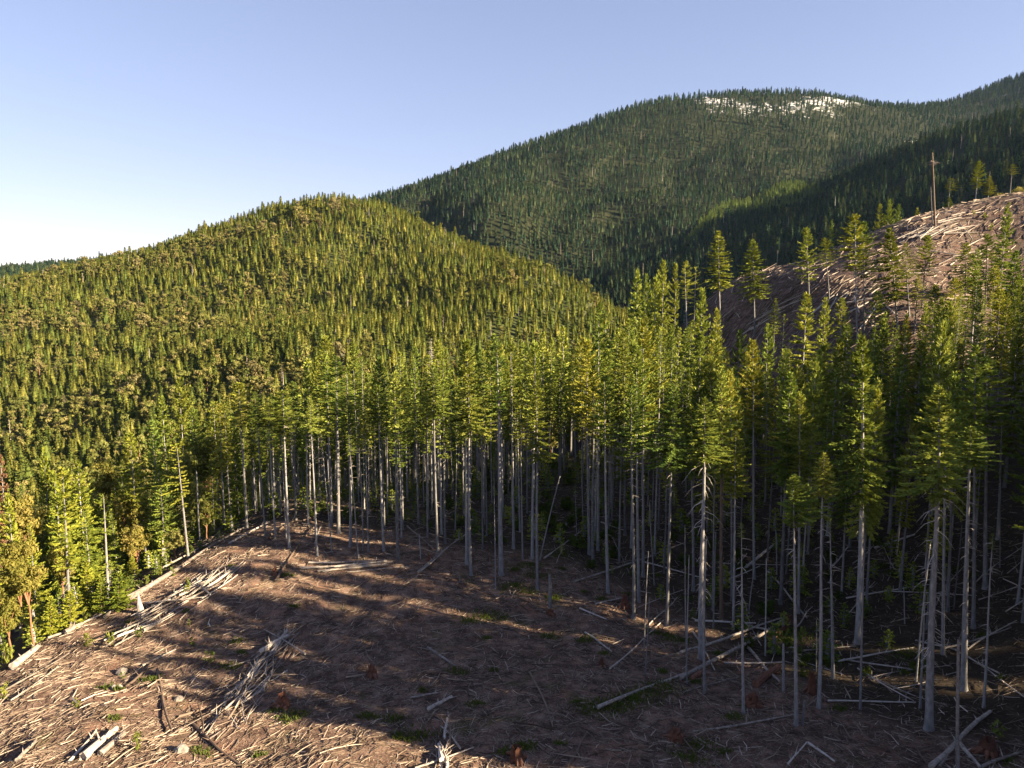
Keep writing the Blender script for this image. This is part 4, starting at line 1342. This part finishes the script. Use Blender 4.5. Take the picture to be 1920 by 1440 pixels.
GL = 'single fallen logs and poles on the clearing'
LOGS = [
 (240,1127,340,1068,.34,'long straight white log beside the pointed stump at the left edge of the clearing'),
 (25,1255,72,1217,.38,'thick pale log end at the lower left edge'),
 (122,1190,156,1172,.3,'short pale log below the crooked leaning fir'),
 (155,1172,240,1130,.1,'thin pole continuing the edge line towards the long white log'),
 (90,1198,160,1175,.12,'thin pale pole beside the short pale log'),
 (195,1160,226,1138,.18,'slanting pale log left of the pointed stump'),
 (300,1072,420,1008,.12,'thin pole along the top of the clearing edge left of the stand'),
 (345,1062,470,985,.16,'brownish pole along the clearing edge right of the thin one'),
 (430,1020,505,980,.14,'dim pole lying on the crest at the stand\'s left end'),
 (157,1425,218,1373,.32,'thick bright log near the bottom left corner'),
 (188,1418,234,1378,.26,'second bright log beside the thick one near the bottom left corner'),
 (33,1428,68,1390,.16,'bright bent pole in the bottom left corner'),
 (128,1432,180,1372,.12,'slender bright pole left of the thick bottom-left log'),
 (167,1418,240,1363,.07,'thin pale stick above the thick bottom-left log'),
 (267,1250,330,1219,.1,'curved pale pole below the big slash heap'),
 (20,1320,110,1255,.08,'thin pole running up the sunlit slope at far left'),
 (10,1300,130,1230,.07,'thin pale pole above the sunlit far-left slope'),
 (590,1022,600,990,.12,'dim short pole under the front trunks at left'),
 (783,1077,870,1008,.14,'left one of two pale poles slanting up into the stand\'s centre'),
 (790,1074,872,1006,.11,'right one of two pale poles slanting up into the stand\'s centre'),
 (763,988,813,1032,.1,'dim pole slanting down right under the centre trunks'),
 (1143,1255,1243,1165,.085,'thin pale pole slanting up to the dark full fir\'s foot'),
 (1120,1333,1285,1268,.16,'long white pole beside the mossy green strip'),
 (803,1217,855,1253,.13,'pale pole lying alone in the centre of the clearing'),
 (1087,1143,1137,1164,.1,'pale bent stick right of the bleached broken stub'),
 (1117,1135,1173,1122,.1,'pale stick below the single clear trunk'),
 (1097,1187,1147,1223,.11,'pale stick at the end of the second light streak'),
 (768,1310,822,1300,.09,'thin pale stick above the bottom bundle'),
 (803,1332,847,1308,.17,'grey log piece above the bottom bundle'),
 (1193,1253,1273,1228,.08,'thin pale stick above the long white pole'),
 (1040,1013,1077,963,.24,'thick pale log leaning uphill in the dark gap'),
 (1073,1093,1285,1018,.13,'long dim pole crossing behind the three close trunks'),
 (1020,1050,1110,985,.12,'dim pole crossing the dark gap'),
 (1127,980,1170,995,.12,'pale short pole high in the dark gap'),
 (1180,1075,1130,960,.06,'thin dim stick leaning in the dark gap'),
 (1275,1275,1477,1157,.2,'longest pale log of the crossing logs, running up to the right'),
 (1275,1225,1467,1160,.15,'upper pale log running beside the longest crossing log'),
 (1303,1167,1417,1172,.13,'level pale log at the top of the crossing logs'),
 (1370,1170,1465,1187,.15,'short pale log laid over the crossing logs'),
 (1400,1213,1462,1280,.16,'pale log slanting down right from the crossing logs'),
 (1552,1315,1717,1318,.085,'thin straight level pole in the right foreground'),
 (1580,1237,1713,1257,.09,'thin pole above the straight level pole at right'),
 (1617,1263,1717,1307,.09,'thin pole slanting to the thick curved trunk\'s foot'),
 (1300,1373,1487,1342,.085,'long thin pole at the feet of the little spreading fir'),
 (1515,1397,1565,1432,.11,'pale pole near the bottom right of centre'),
 (1477,1438,1512,1397,.07,'thin pale stick meeting the pale pole near the bottom'),
 (1745,1440,1857,1337,.2,'big pale log with root end in the bottom right corner'),
 (1800,1397,1837,1440,.16,'dim log under the big pale log at bottom right'),
 (1840,1440,1920,1410,.12,'pale pole leaving the bottom right corner'),
 (1813,1233,1920,1310,.08,'long thin pole slanting down to the right edge'),
 (1393,1070,1467,1013,.2,'dim thick log in the dark behind the crossing logs'),
 (1440,1073,1513,1160,.13,'dim pole slanting down right behind the little spreading fir'),
 (1640,1030,1715,1005,.18,'dim log deep in the shade right of the great spire'),
 (1345,1100,1400,1040,.11,'dim pole deep behind the hooked-bough fir'),
 (1760,1440,1795,1375,.1,'thin dim pole beside the big pale corner log'),
 (1280,1300,1390,1270,.09,'thin dim pole below the longest crossing log'),
]
for L_ in LOGS:
    log(*L_, group=GL)
for L_ in [
 (295,1260,322,1375,.13,'dark brown pole pointing downhill on the sunlit slope'),
 (360,1358,455,1440,.13,'dark pole slanting to the bottom edge left of centre'),
 (335,1346,392,1328,.11,'dark pole sticking out left of the middle slash heap'),
 (238,1288,290,1240,.11,'brown pole below the curved pale pole'),
 (520,1090,590,992,.15,'dim brown log pointing uphill under the front trunks'),
 (993,1263,1037,1367,.1,'brown pole pointing downhill in the shaded centre'),
 (500,1012,552,980,.18,'red-brown log lying by the row\'s left end'),
 (556,983,590,970,.15,'red-brown log piece under the leaning firs at left'),
 (1063,1440,1098,1380,.1,'dark pole piece at the bottom edge right of centre')]:
    log(*L_[:5], L_[5], mat=M_BROWNWOOD, group=GL)
for L_ in [
 (1417,1290,1460,1257,.34,'thick reddish rotten log beside the pale slanting log'),
 (1297,1277,1320,1262,.26,'short red rotten log by the longest crossing log'),
 (1440,1205,1478,1178,.3,'reddish rotten log beneath the end of the crossing logs')]:
    log(*L_[:5], L_[5], mat=M_REDWOOD, group='rotten red logs', r1=L_[4] * .8)

# slash heaps: every pole in a heap is a log of its own
def heap(axis_a, axis_b, n, spread, lrange, rrange, hmax, label, group, seed, jitter=10, big=0, cross=.12, brown=.2, mats=None):
    rn = random.Random(seed)
    A, B = hit(*axis_a), hit(*axis_b)
    d = (B - A); d.z = 0; LL = d.length; d.normalize()
    s = Vector((-d.y, d.x, 0))
    for i in range(n):
        t = rn.uniform(0, 1); w = rn.gauss(0, .42)
        L = rn.uniform(*lrange); r = rn.uniform(*rrange)
        if i < big: r = rrange[1] * rn.uniform(1.5, 2.6); L = lrange[1] * .6
        c = A + d * (t * LL) + s * (w * spread)
        ang = RAD(rn.gauss(0, jitter)) if rn.random() > cross else RAD(rn.uniform(-80, 80))
        e = d * math.cos(ang) + s * math.sin(ang)
        p0, p1 = c - e * L / 2, c + e * L / 2
        z0, z1 = hgt(p0.x, p0.y), hgt(p1.x, p1.y)
        zc = hgt(c.x, c.y)
        top = hmax * math.exp(-(w * w) * 1.6) * (1 - .5 * abs(2 * t - 1)) * rn.random()
        p0.z = max(z0, zc - L * .35) + r + top * rn.uniform(.3, 1.0); p1.z = max(z1, zc - L * .35) + r + top * rn.uniform(.3, 1.0)
        m = M_BROWNWOOD if rn.random() < brown else M_DEADWOOD
        cc, me = log_mesh(p0, p1, r, r * rn.uniform(.35, .8), m, seed * 1000 + i, .035, 1 if r < .08 else 3, 6)
        tag(obj('slash_pole', me, None, cc), label, 'pole', group)

heap((238, 1195), (415, 1075), 92, 2.4, (2.5, 7.0), (.025, .08), 1.5, 'pale pole in the long slash heap at the left edge of the clearing', 'poles of the left slash heap', 1, 9, 7, .08, .08)
heap((415, 1350), (535, 1205), 70, 2.3, (3.0, 7.5), (.028, .085), 1.2, 'pole in the tangled slash heap left of centre in the foreground', 'poles of the middle slash heap', 2, 9, 4, .12, .15)
heap((620, 1066), (730, 1055), 13, 1.6, (4, 8), (.07, .15), .6, 'dim pole in the small stack below the front trunks', 'poles of the stack below the trunks', 3, 5, 0, 0, .1)
heap((832, 1440), (840, 1345), 16, 1.0, (2, 5), (.04, .10), .7, 'pole in the bundle at the bottom edge of the picture', 'poles of the bottom bundle', 4, 12, 1, .15, .3)
heap((1710, 446), (1800, 415), 26, 6.0, (5, 12), (.1, .24), 1.6, 'sun-bleached pole in the heap beside the lone tall pole', 'poles of the heap by the lone pole', 5, 10, 0, .1, .1)
heap((1560, 600), (1640, 540), 22, 9.0, (5, 13), (.12, .28), 1.5, 'bleached log in the heap behind the tall twin firs', 'logs of the heap behind the twin firs', 6, 28, 0, .3, .1)
heap((1425, 600), (1485, 570), 12, 4.0, (5, 11), (.1, .2), 1.0, 'blue-grey shaded pole in the strip on the shadowed clearcut', 'poles on the shadowed clearcut', 7, 9, 0, .05, .0)
heap((1640, 520), (1860, 440), 30, 16.0, (4, 11), (.1, .26), .8, 'bleached log strewn across the upper clearcut', 'logs strewn over the upper clearcut', 8, 22, 0, .2, .15)
heap((1800, 560), (1915, 500), 16, 10.0, (4, 10), (.1, .24), .8, 'bleached log on the upper clearcut near the right edge', 'logs on the clearcut near the right edge', 9, 25, 0, .2, .15)

# the tangle of thin fallen poles and dead stems under the right stand
rt = random.Random(404)
for i in range(46):
    u, v = rt.uniform(1130, 1900), rt.uniform(1010, 1330)
    if v > np.interp(u, [1130, 1300, 1500, 1900], [1130, 1230, 1300, 1340]): continue
    a = hit(u, v); an = rt.gauss(.35, .7); L = rt.uniform(3, 11)
    b = Vector((a.x + math.cos(an) * L, a.y + math.sin(an) * L, 0)); b.z = hgt(b.x, b.y)
    r0 = rt.uniform(.04, .12)
    a2, b2 = lay(a, b, r0); b2.z += rt.uniform(0, 1.0) if rt.random() < .4 else 0
    c, me = log_mesh(a2, b2, r0, r0 * .5, M_DEADWOOD, 9000 + i, .03, 4, 6)
    tag(obj('fallen_pole', me, None, c), 'thin dim pole fallen in the tangle under the right stand', 'pole', 'fallen poles in the right tangle')
for i in range(16):
    u, v = rt.uniform(1150, 1900), rt.uniform(1060, 1300)
    b = hit(u, v)
    if any((b.x - x) ** 2 + (b.y - y) ** 2 < 1.2 for x, y in TREES): continue
    H = rt.uniform(4, 13)
    place_tree(b, b + Vector((rt.gauss(0, .06) * H, rt.gauss(0, .06) * H, H)), 0, 0, rt.uniform(.05, .09), 'snag', 'hair-thin dead stem standing in the dark right stand', 'thin dead stems in the right stand', rng=rt)

# ---- stumps, rocks, small shrubs
def lump(seed, r, h, mat, sides=11, rings=6, rough=.22, name='lump', torn=False):
    rn = random.Random(seed); V, F = [], []
    for i in range(rings):
        t = i / (rings - 1)
        for k in range(sides):
            a = 2 * math.pi * k / sides
            q = r * (1 + rough * math.sin(a * 3 + seed) * .6 + rn.uniform(-rough, rough)) * ((1 - .45 * t) if torn else math.sqrt(max(.04, 1 - (t * .97) ** 2)))
            z = h * t + (rn.uniform(-.1, .28) * h if (torn and i == rings - 1) else 0)
            V.append((q * math.cos(a), q * math.sin(a), z - .15 * h))
    n = sides
    for i in range(rings - 1):
        for k in range(n):
            k2 = (k + 1) % n
            F.append((i * n + k, i * n + k2, (i + 1) * n + k2, (i + 1) * n + k))
    V.append((0, 0, h * (.55 if torn else .86)))
    for k in range(n):
        F.append(((rings - 1) * n + k, (rings - 1) * n + (k + 1) % n, len(V) - 1))
    return mesh_from(name, V, F, mat)

def stump(u, v, r, h, label, mat=None, roots=6, seed=1):
    b = hit(u, v); rn = random.Random(seed + int(u))
    e = bpy.data.objects.new('stump', None); COL.objects.link(e); e.location = b; e.empty_display_size = .3
    obj('stump_body', lump(seed + int(u), r, h, mat or M_REDWOOD, torn=True, name='stump_body'), e)
    for i in range(roots):
        a = rn.uniform(0, 6.28); l = r * rn.uniform(1.3, 2.1)
        mb = MB()
        mb.tube([(math.cos(a) * r * .6, math.sin(a) * r * .6, h * .3), (math.cos(a) * l * .7, math.sin(a) * l * .7, h * .14), (math.cos(a) * l, math.sin(a) * l, -.12)], [r * .26, r * .18, r * .06], 6, rn.random(), True)
        obj('root', mb.mesh('root', mat or M_REDWOOD), e)
    return tag(e, label, 'stump', 'stumps on the clearing')

for s_ in [
 (697,1268,.55,1.0,'red rotten stump with pale top in the shaded foreground left of centre'),
 (968,1424,.55,1.0,'pale-topped red stump at the bottom edge centre'),
 (1266,1388,.6,.9,'whitish torn stump near the bottom right of centre'),
 (1408,1325,.75,1.0,'broad dark red stump at the foot of the long bare pole'),
 (1521,1300,.45,1.9,'tall torn red stump beside the narrow dark pointed fir'),
 (1852,1412,.75,1.2,'red upturned stump in the bottom right corner'),
 (515,1077,.5,.7,'pinkish round stump below the row\'s left end'),
 (531,1325,.6,1.0,'dark red stump right of the middle slash heap'),
 (1128,1250,.35,.8,'small pinkish stump right of centre'),
 (1032,1152,.45,.6,'reddish rotten stump base under the bleached broken stub'),
 (1170,1140,.5,1.6,'tall dark red stump by the three close trunks'),
 (806,1050,.45,.7,'orange-brown stump among the centre trunks'),
 (1476,1165,.5,.7,'reddish root end at the top of the crossing logs')]:
    stump(*s_[:4], s_[4])
# the pointed bleached stump at the left edge
b = hit(264, 1153)
mb = MB(); mb.tube([(0, 0, -.2), (0, 0, .5), (-.08, 0, 1.2), (-.16, .02, 2.4)], [.42, .36, .26, .04], 9, .7, True)
tag(obj('pointed_stump', mb.mesh('pointed_stump', M_DEADWOOD), None, b), 'pointed bleached stump standing beside the long white log', 'stump')

for i, r_ in enumerate([(228,1262,.5,'pale boulder with a green tuft on the sunlit slope'), (213,1290,.3,'small whitish rock below the pale boulder'), (224,1288,.22,'tiny whitish rock right of the small one'),
          (335,1312,.35,'pale rock beside the dark brown downhill pole'), (340,1408,.5,'flat pale rock near the bottom left'), (1505,505,.9,'white boulder on the shadowed clearcut')]):
    p = hit(r_[0], r_[1])
    tag(obj('rock', lump(300 + i, r_[2], r_[2] * 1.1, M_ROCK, name='rock'), None, p), r_[3], 'rock', 'rocks on the clearing')

def shrub_mesh(seed, r=.55, h=.8, n=9, leaves=16):
    V, F, T_, cs = broadleaf(seed, h, r, clumps=n, leaves=leaves, ls=.085, zmin=.1)
    mb = MB()
    for c in cs:
        mb.tube([(0, 0, -.1), tuple(c)], [.018, .006], 3, .5, False)
    return mesh_from('shrub_leaves', V, F, M_LEAF, T_), mb.mesh('shrub_stems', M_BROWNWOOD)
SHR = [shrub_mesh(s) for s in (31, 32, 33)]
shr = [(352,1118,1.0,1.9,'pale-leaved upright sapling growing out of the left slash heap'), (165,1212,1.1,1.3,'leafy bush left of the left slash heap\'s lower end'), (207,1212,.9,1.3,'leafy bush at the lower tip of the left slash heap'),
       (262,1195,.8,1.0,'green shrub at the foot of the left slash heap'), (395,1243,1.0,1.1,'dark green bush in the shade left of the middle slash heap'), (362,1212,.8,.8,'low dark shrub in the shade below the left slash heap'),
       (258,1405,1.0,1.3,'yellow-green bush near the bottom left logs'), (145,1325,.6,.6,'tiny green tuft on the sunlit slope at far left'), (1872,1385,1.2,1.2,'dark green bush by the right edge near the bottom'),
       (230,1272,.6,.6,'green tuft in front of the pale boulder'), (8,1310,1.0,1.2,'leafy bush at the left picture edge on the sunlit slope'), (300,1085,.8,1.3,'bright shrub above the long white log'), (325,1080,.8,1.0,'green shrub right of the bright one above the long white log'),
       (225,1128,1.3,1.3,'green bush at the foot of the bright bare trunk'), (10,1255,1.5,2.2,'big leafy bush at the lower left edge behind the thick log'), (355,1172,.5,.5,'small yellow-green tuft right of the left slash heap'),
       (160,1165,1.1,1.4,'yellowish bush above the short pale log'), (275,1100,.7,1.2,'small bright bush behind the long white log'),
       (1858,432,1.6,2.0,'yellow-green bush on the upper clearcut right of the lone pole'), (1846,410,1.4,1.6,'small bush on the crest right of the lone pole'), (1825,405,1.3,1.5,'yellowish bush on the upper clearcut heap\'s right end'), (1890,390,1.5,1.5,'yellowish bush on the crest near the right edge'),
       (905,1020,1.0,1.4,'yellowish understory bush among the centre trunks'), (1480,1225,1.5,2.2,'dim green bush behind the long bare pole'), (1500,1225,1.3,2.6,'dim green bush right of its neighbour behind the little spreading fir')]
for i, (u, v, w, h, lab) in enumerate(shr):
    p = hit(u, v)
    lm, sm = SHR[i % 3]
    e = bpy.data.objects.new('shrub', None); COL.objects.link(e); e.location = p; e.empty_display_size = .3
    e.rotation_euler = (0, 0, i * 1.7)
    o = obj('leaves', lm, e, None, (w / .55 * .6, w / .55 * .6, h / .8)); obj('stems', sm, e, None, (w / .55 * .6, w / .55 * .6, h / .8))
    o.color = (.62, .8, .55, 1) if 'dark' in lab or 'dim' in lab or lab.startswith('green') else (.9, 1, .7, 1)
    tag(e, lab, 'shrub', 'shrubs on the clearing')

# ---- broken sticks and chips that cover the clearing, too many to count
def sticks(name, X, Y, Lr, Rr, dirs, label, seed):
    r = np.random.RandomState(seed)
    n = len(X)
    L = r.uniform(0, 1, n) ** 2.2 * (Lr[1] - Lr[0]) + Lr[0]
    R = r.uniform(*Rr, n) * (0.6 + .8 * (L / Lr[1]))
    a = dirs + r.normal(0, 1, n) * 0
    dx, dy = np.cos(a) * L / 2, np.sin(a) * L / 2
    z0 = height(X - dx, Y - dy); z1 = height(X + dx, Y + dy)
    zc = height(X, Y)
    sh = np.maximum(0, zc - (z0 + z1) / 2)
    tilt = r.normal(0, .10, n) * L
    z0 = z0 + sh * .6 + R * .8 + np.maximum(0, tilt); z1 = z1 + sh * .6 + R * .8 + np.maximum(0, -tilt)
    A = np.stack([X - dx, Y - dy, z0], 1); B = np.stack([X + dx, Y + dy, z1], 1)
    d = (B - A) / np.linalg.norm(B - A, axis=1, keepdims=True)
    e = np.stack([-d[:, 1], d[:, 0], np.zeros(n)], 1); e /= np.linalg.norm(e, axis=1, keepdims=True)
    f = np.cross(d, e)
    mid = (A + B) / 2 + e * (r.normal(0, .05, n) * L)[:, None]
    Vr = []
    for p, s in ((A, 1.0), (mid, .95), (B, .55)):
        for k in range(3):
            an = k * 2.094
            Vr.append(p + (e * math.cos(an) + f * math.sin(an)) * (R * s)[:, None])
    V = np.stack(Vr, 1).reshape(-1, 3)
    q = []
    for b0 in (0, 3):
        for k in range(3):
            q.append((b0 + k, b0 + (k + 1) % 3, b0 + 3 + (k + 1) % 3, b0 + 3 + k))
    F = (np.array(q)[None] + (np.arange(n) * 9)[:, None, None]).reshape(-1, 4).astype(np.int32)
    t = np.repeat(np.clip(r.beta(1.1, 1.5, n), 0, 1), len(q))
    return tag(obj(name, mesh_from(name, V, F, M_STICK, t)), label, 'debris', kind='stuff')

r = np.random.RandomState(123)
def screen_ok(X, Y):
    ok = in_frame(X, Y, .05)
    crest = (X > -47 + .02 * (Y - 60)) | (Y < 62)
    return ok & crest
def slash_dirs(X, Y):
    # on the left slope the slash lies along the fall line, elsewhere every way
    base = RAD(62) + fbm(X, Y, [18], .02, 44)
    w = sstep(-2, -22, X) * sstep(95, 70, Y)
    rnd = r.uniform(-math.pi / 2, math.pi / 2, len(X))
    g = r.normal(0, .55, len(X))
    return np.where(r.rand(len(X)) < w * .85, base + g, rnd)
n = 80000
X = r.uniform(-62, 66, n * 4); Y = 38 + 92 * r.rand(n * 4) ** 1.5
clump = fbm(X, Y, [9, 4], .11, 61)
m = screen_ok(X, Y) & (r.rand(len(X)) < np.clip(.75 + clump * .5, .15, 1) * (1 - .55 * floor_shade_at(X, Y)))
X, Y = X[m][:n], Y[m][:n]
sticks('slash_litter', X, Y, (.12, 1.3), (.010, .033), slash_dirs(X, Y), 'dense litter of broken sticks and bark covering the clearing', 124)
n = 900
X = r.uniform(-55, 60, n * 3); Y = 40 + 80 * r.rand(n * 3) ** 1.2
m = screen_ok(X, Y) & (r.rand(len(X)) < 1 - .5 * floor_shade_at(X, Y)); X, Y = X[m][:n], Y[m][:n]
sticks('scattered_branches', X, Y, (.8, 3.4), (.02, .06), slash_dirs(X, Y), 'larger broken branches scattered over the clearing', 125)
n = 9000
X = r.uniform(55, 190, n * 5); Y = r.uniform(140, 275, n * 5)
m = in_frame(X, Y, .03) & (X / Y > .27); X, Y = X[m][:n], Y[m][:n]
sticks('clearcut_litter', X, Y, (.8, 5.0), (.03, .13), RAD(20) + r.normal(0, .55, len(X)), 'bleached branches and sticks strewn over the upper clearcut', 126)

# low green growth on the soil
def tufts(name, spots, per, spread, label, seed):
    r = np.random.RandomState(seed); Vs, Ts = [], []
    for (u, v, w) in spots:
        p = hit(u, v)
        n = int(per * w)
        x = p.x + r.normal(0, spread * w, n); y = p.y + r.normal(0, spread * w * .7, n)
        z = height(x, y)
        b = np.stack([x, y, z], 1)
        d = np.stack([r.normal(0, .5, n), r.normal(0, .5, n), np.ones(n)], 1); d /= np.linalg.norm(d, axis=1, keepdims=True)
        l = r.uniform(.12, .42, n)[:, None]
        wv = np.cross(d, r.normal(0, 1, (n, 3))); wv /= np.linalg.norm(wv, axis=1, keepdims=True); wv *= r.uniform(.03, .07, (n, 1))
        Vs.append(np.stack([b, b + d * l * .5 + wv, b + d * l, b + d * l * .5 - wv], 1)); Ts.append(r.uniform(0, 1, n))
    V = np.concatenate(Vs).reshape(-1, 3)
    F = np.arange(len(V)).reshape(-1, 4).astype(np.int32)
    tag(obj(name, mesh_from(name, V, F, M_MOSS, np.concatenate(Ts))), label, 'ground cover', kind='stuff')
sp = [(1120,1330,1.2),(1150,1325,1.2),(1180,1312,1.2),(1210,1302,1.2),(1240,1290,1),(1270,1200,1),(1240,1190,.9),(880,1165,.8),(910,1155,.9),(930,1160,.7),(960,1100,.8),(990,1110,.8),(1040,1120,.6),(860,1260,.6),(790,1380,.7),(740,1350,.6),(690,1345,.6),
      (1310,1400,.7),(1290,1420,.7),(1700,1230,1),(1540,1240,1.1),(1490,1190,1.2),(1010,1080,1),(1000,1060,1),(1050,1040,1),(1080,1020,1.2),(1110,1010,1.2),(1140,1000,1.2),(200,1290,.4),(540,1350,.5),(560,1340,.5),(430,1250,.5),(1030,1195,.6),(1100,1200,.5)]
rr = random.Random(9)
for _ in range(70):
    sp.append((rr.uniform(60, 1900), rr.uniform(1060, 1430), rr.uniform(.2, .5)))
tufts('low_green_growth', sp, 260, 1.0, 'moss and low green growth in patches on the clearing', 200)

# ------------------------------------------------------------------ the air
me = bpy.data.meshes.new('haze')
bmx = bmesh.new(); bmesh.ops.create_cube(bmx, size=1.0); bmx.to_mesh(me); bmx.free()
hz = obj('haze', me, None, (350, 1100, 350), (5600, 4900, 1300))
hm, hn, hout = new_mat('thin_blue_air')
pv = N(hn, 'ShaderNodeVolumePrincipled')
pv.inputs['Color'].default_value = (0.42, 0.64, 1.0, 1)
pv.inputs['Density'].default_value = 0.00001
pv.inputs['Anisotropy'].default_value = 0.2
hn.links.new(pv.outputs[0], hout.inputs['Volume'])
me.materials.append(hm)
tag(hz, 'thin bluish air between the clearing and the mountain', 'haze', kind='stuff')
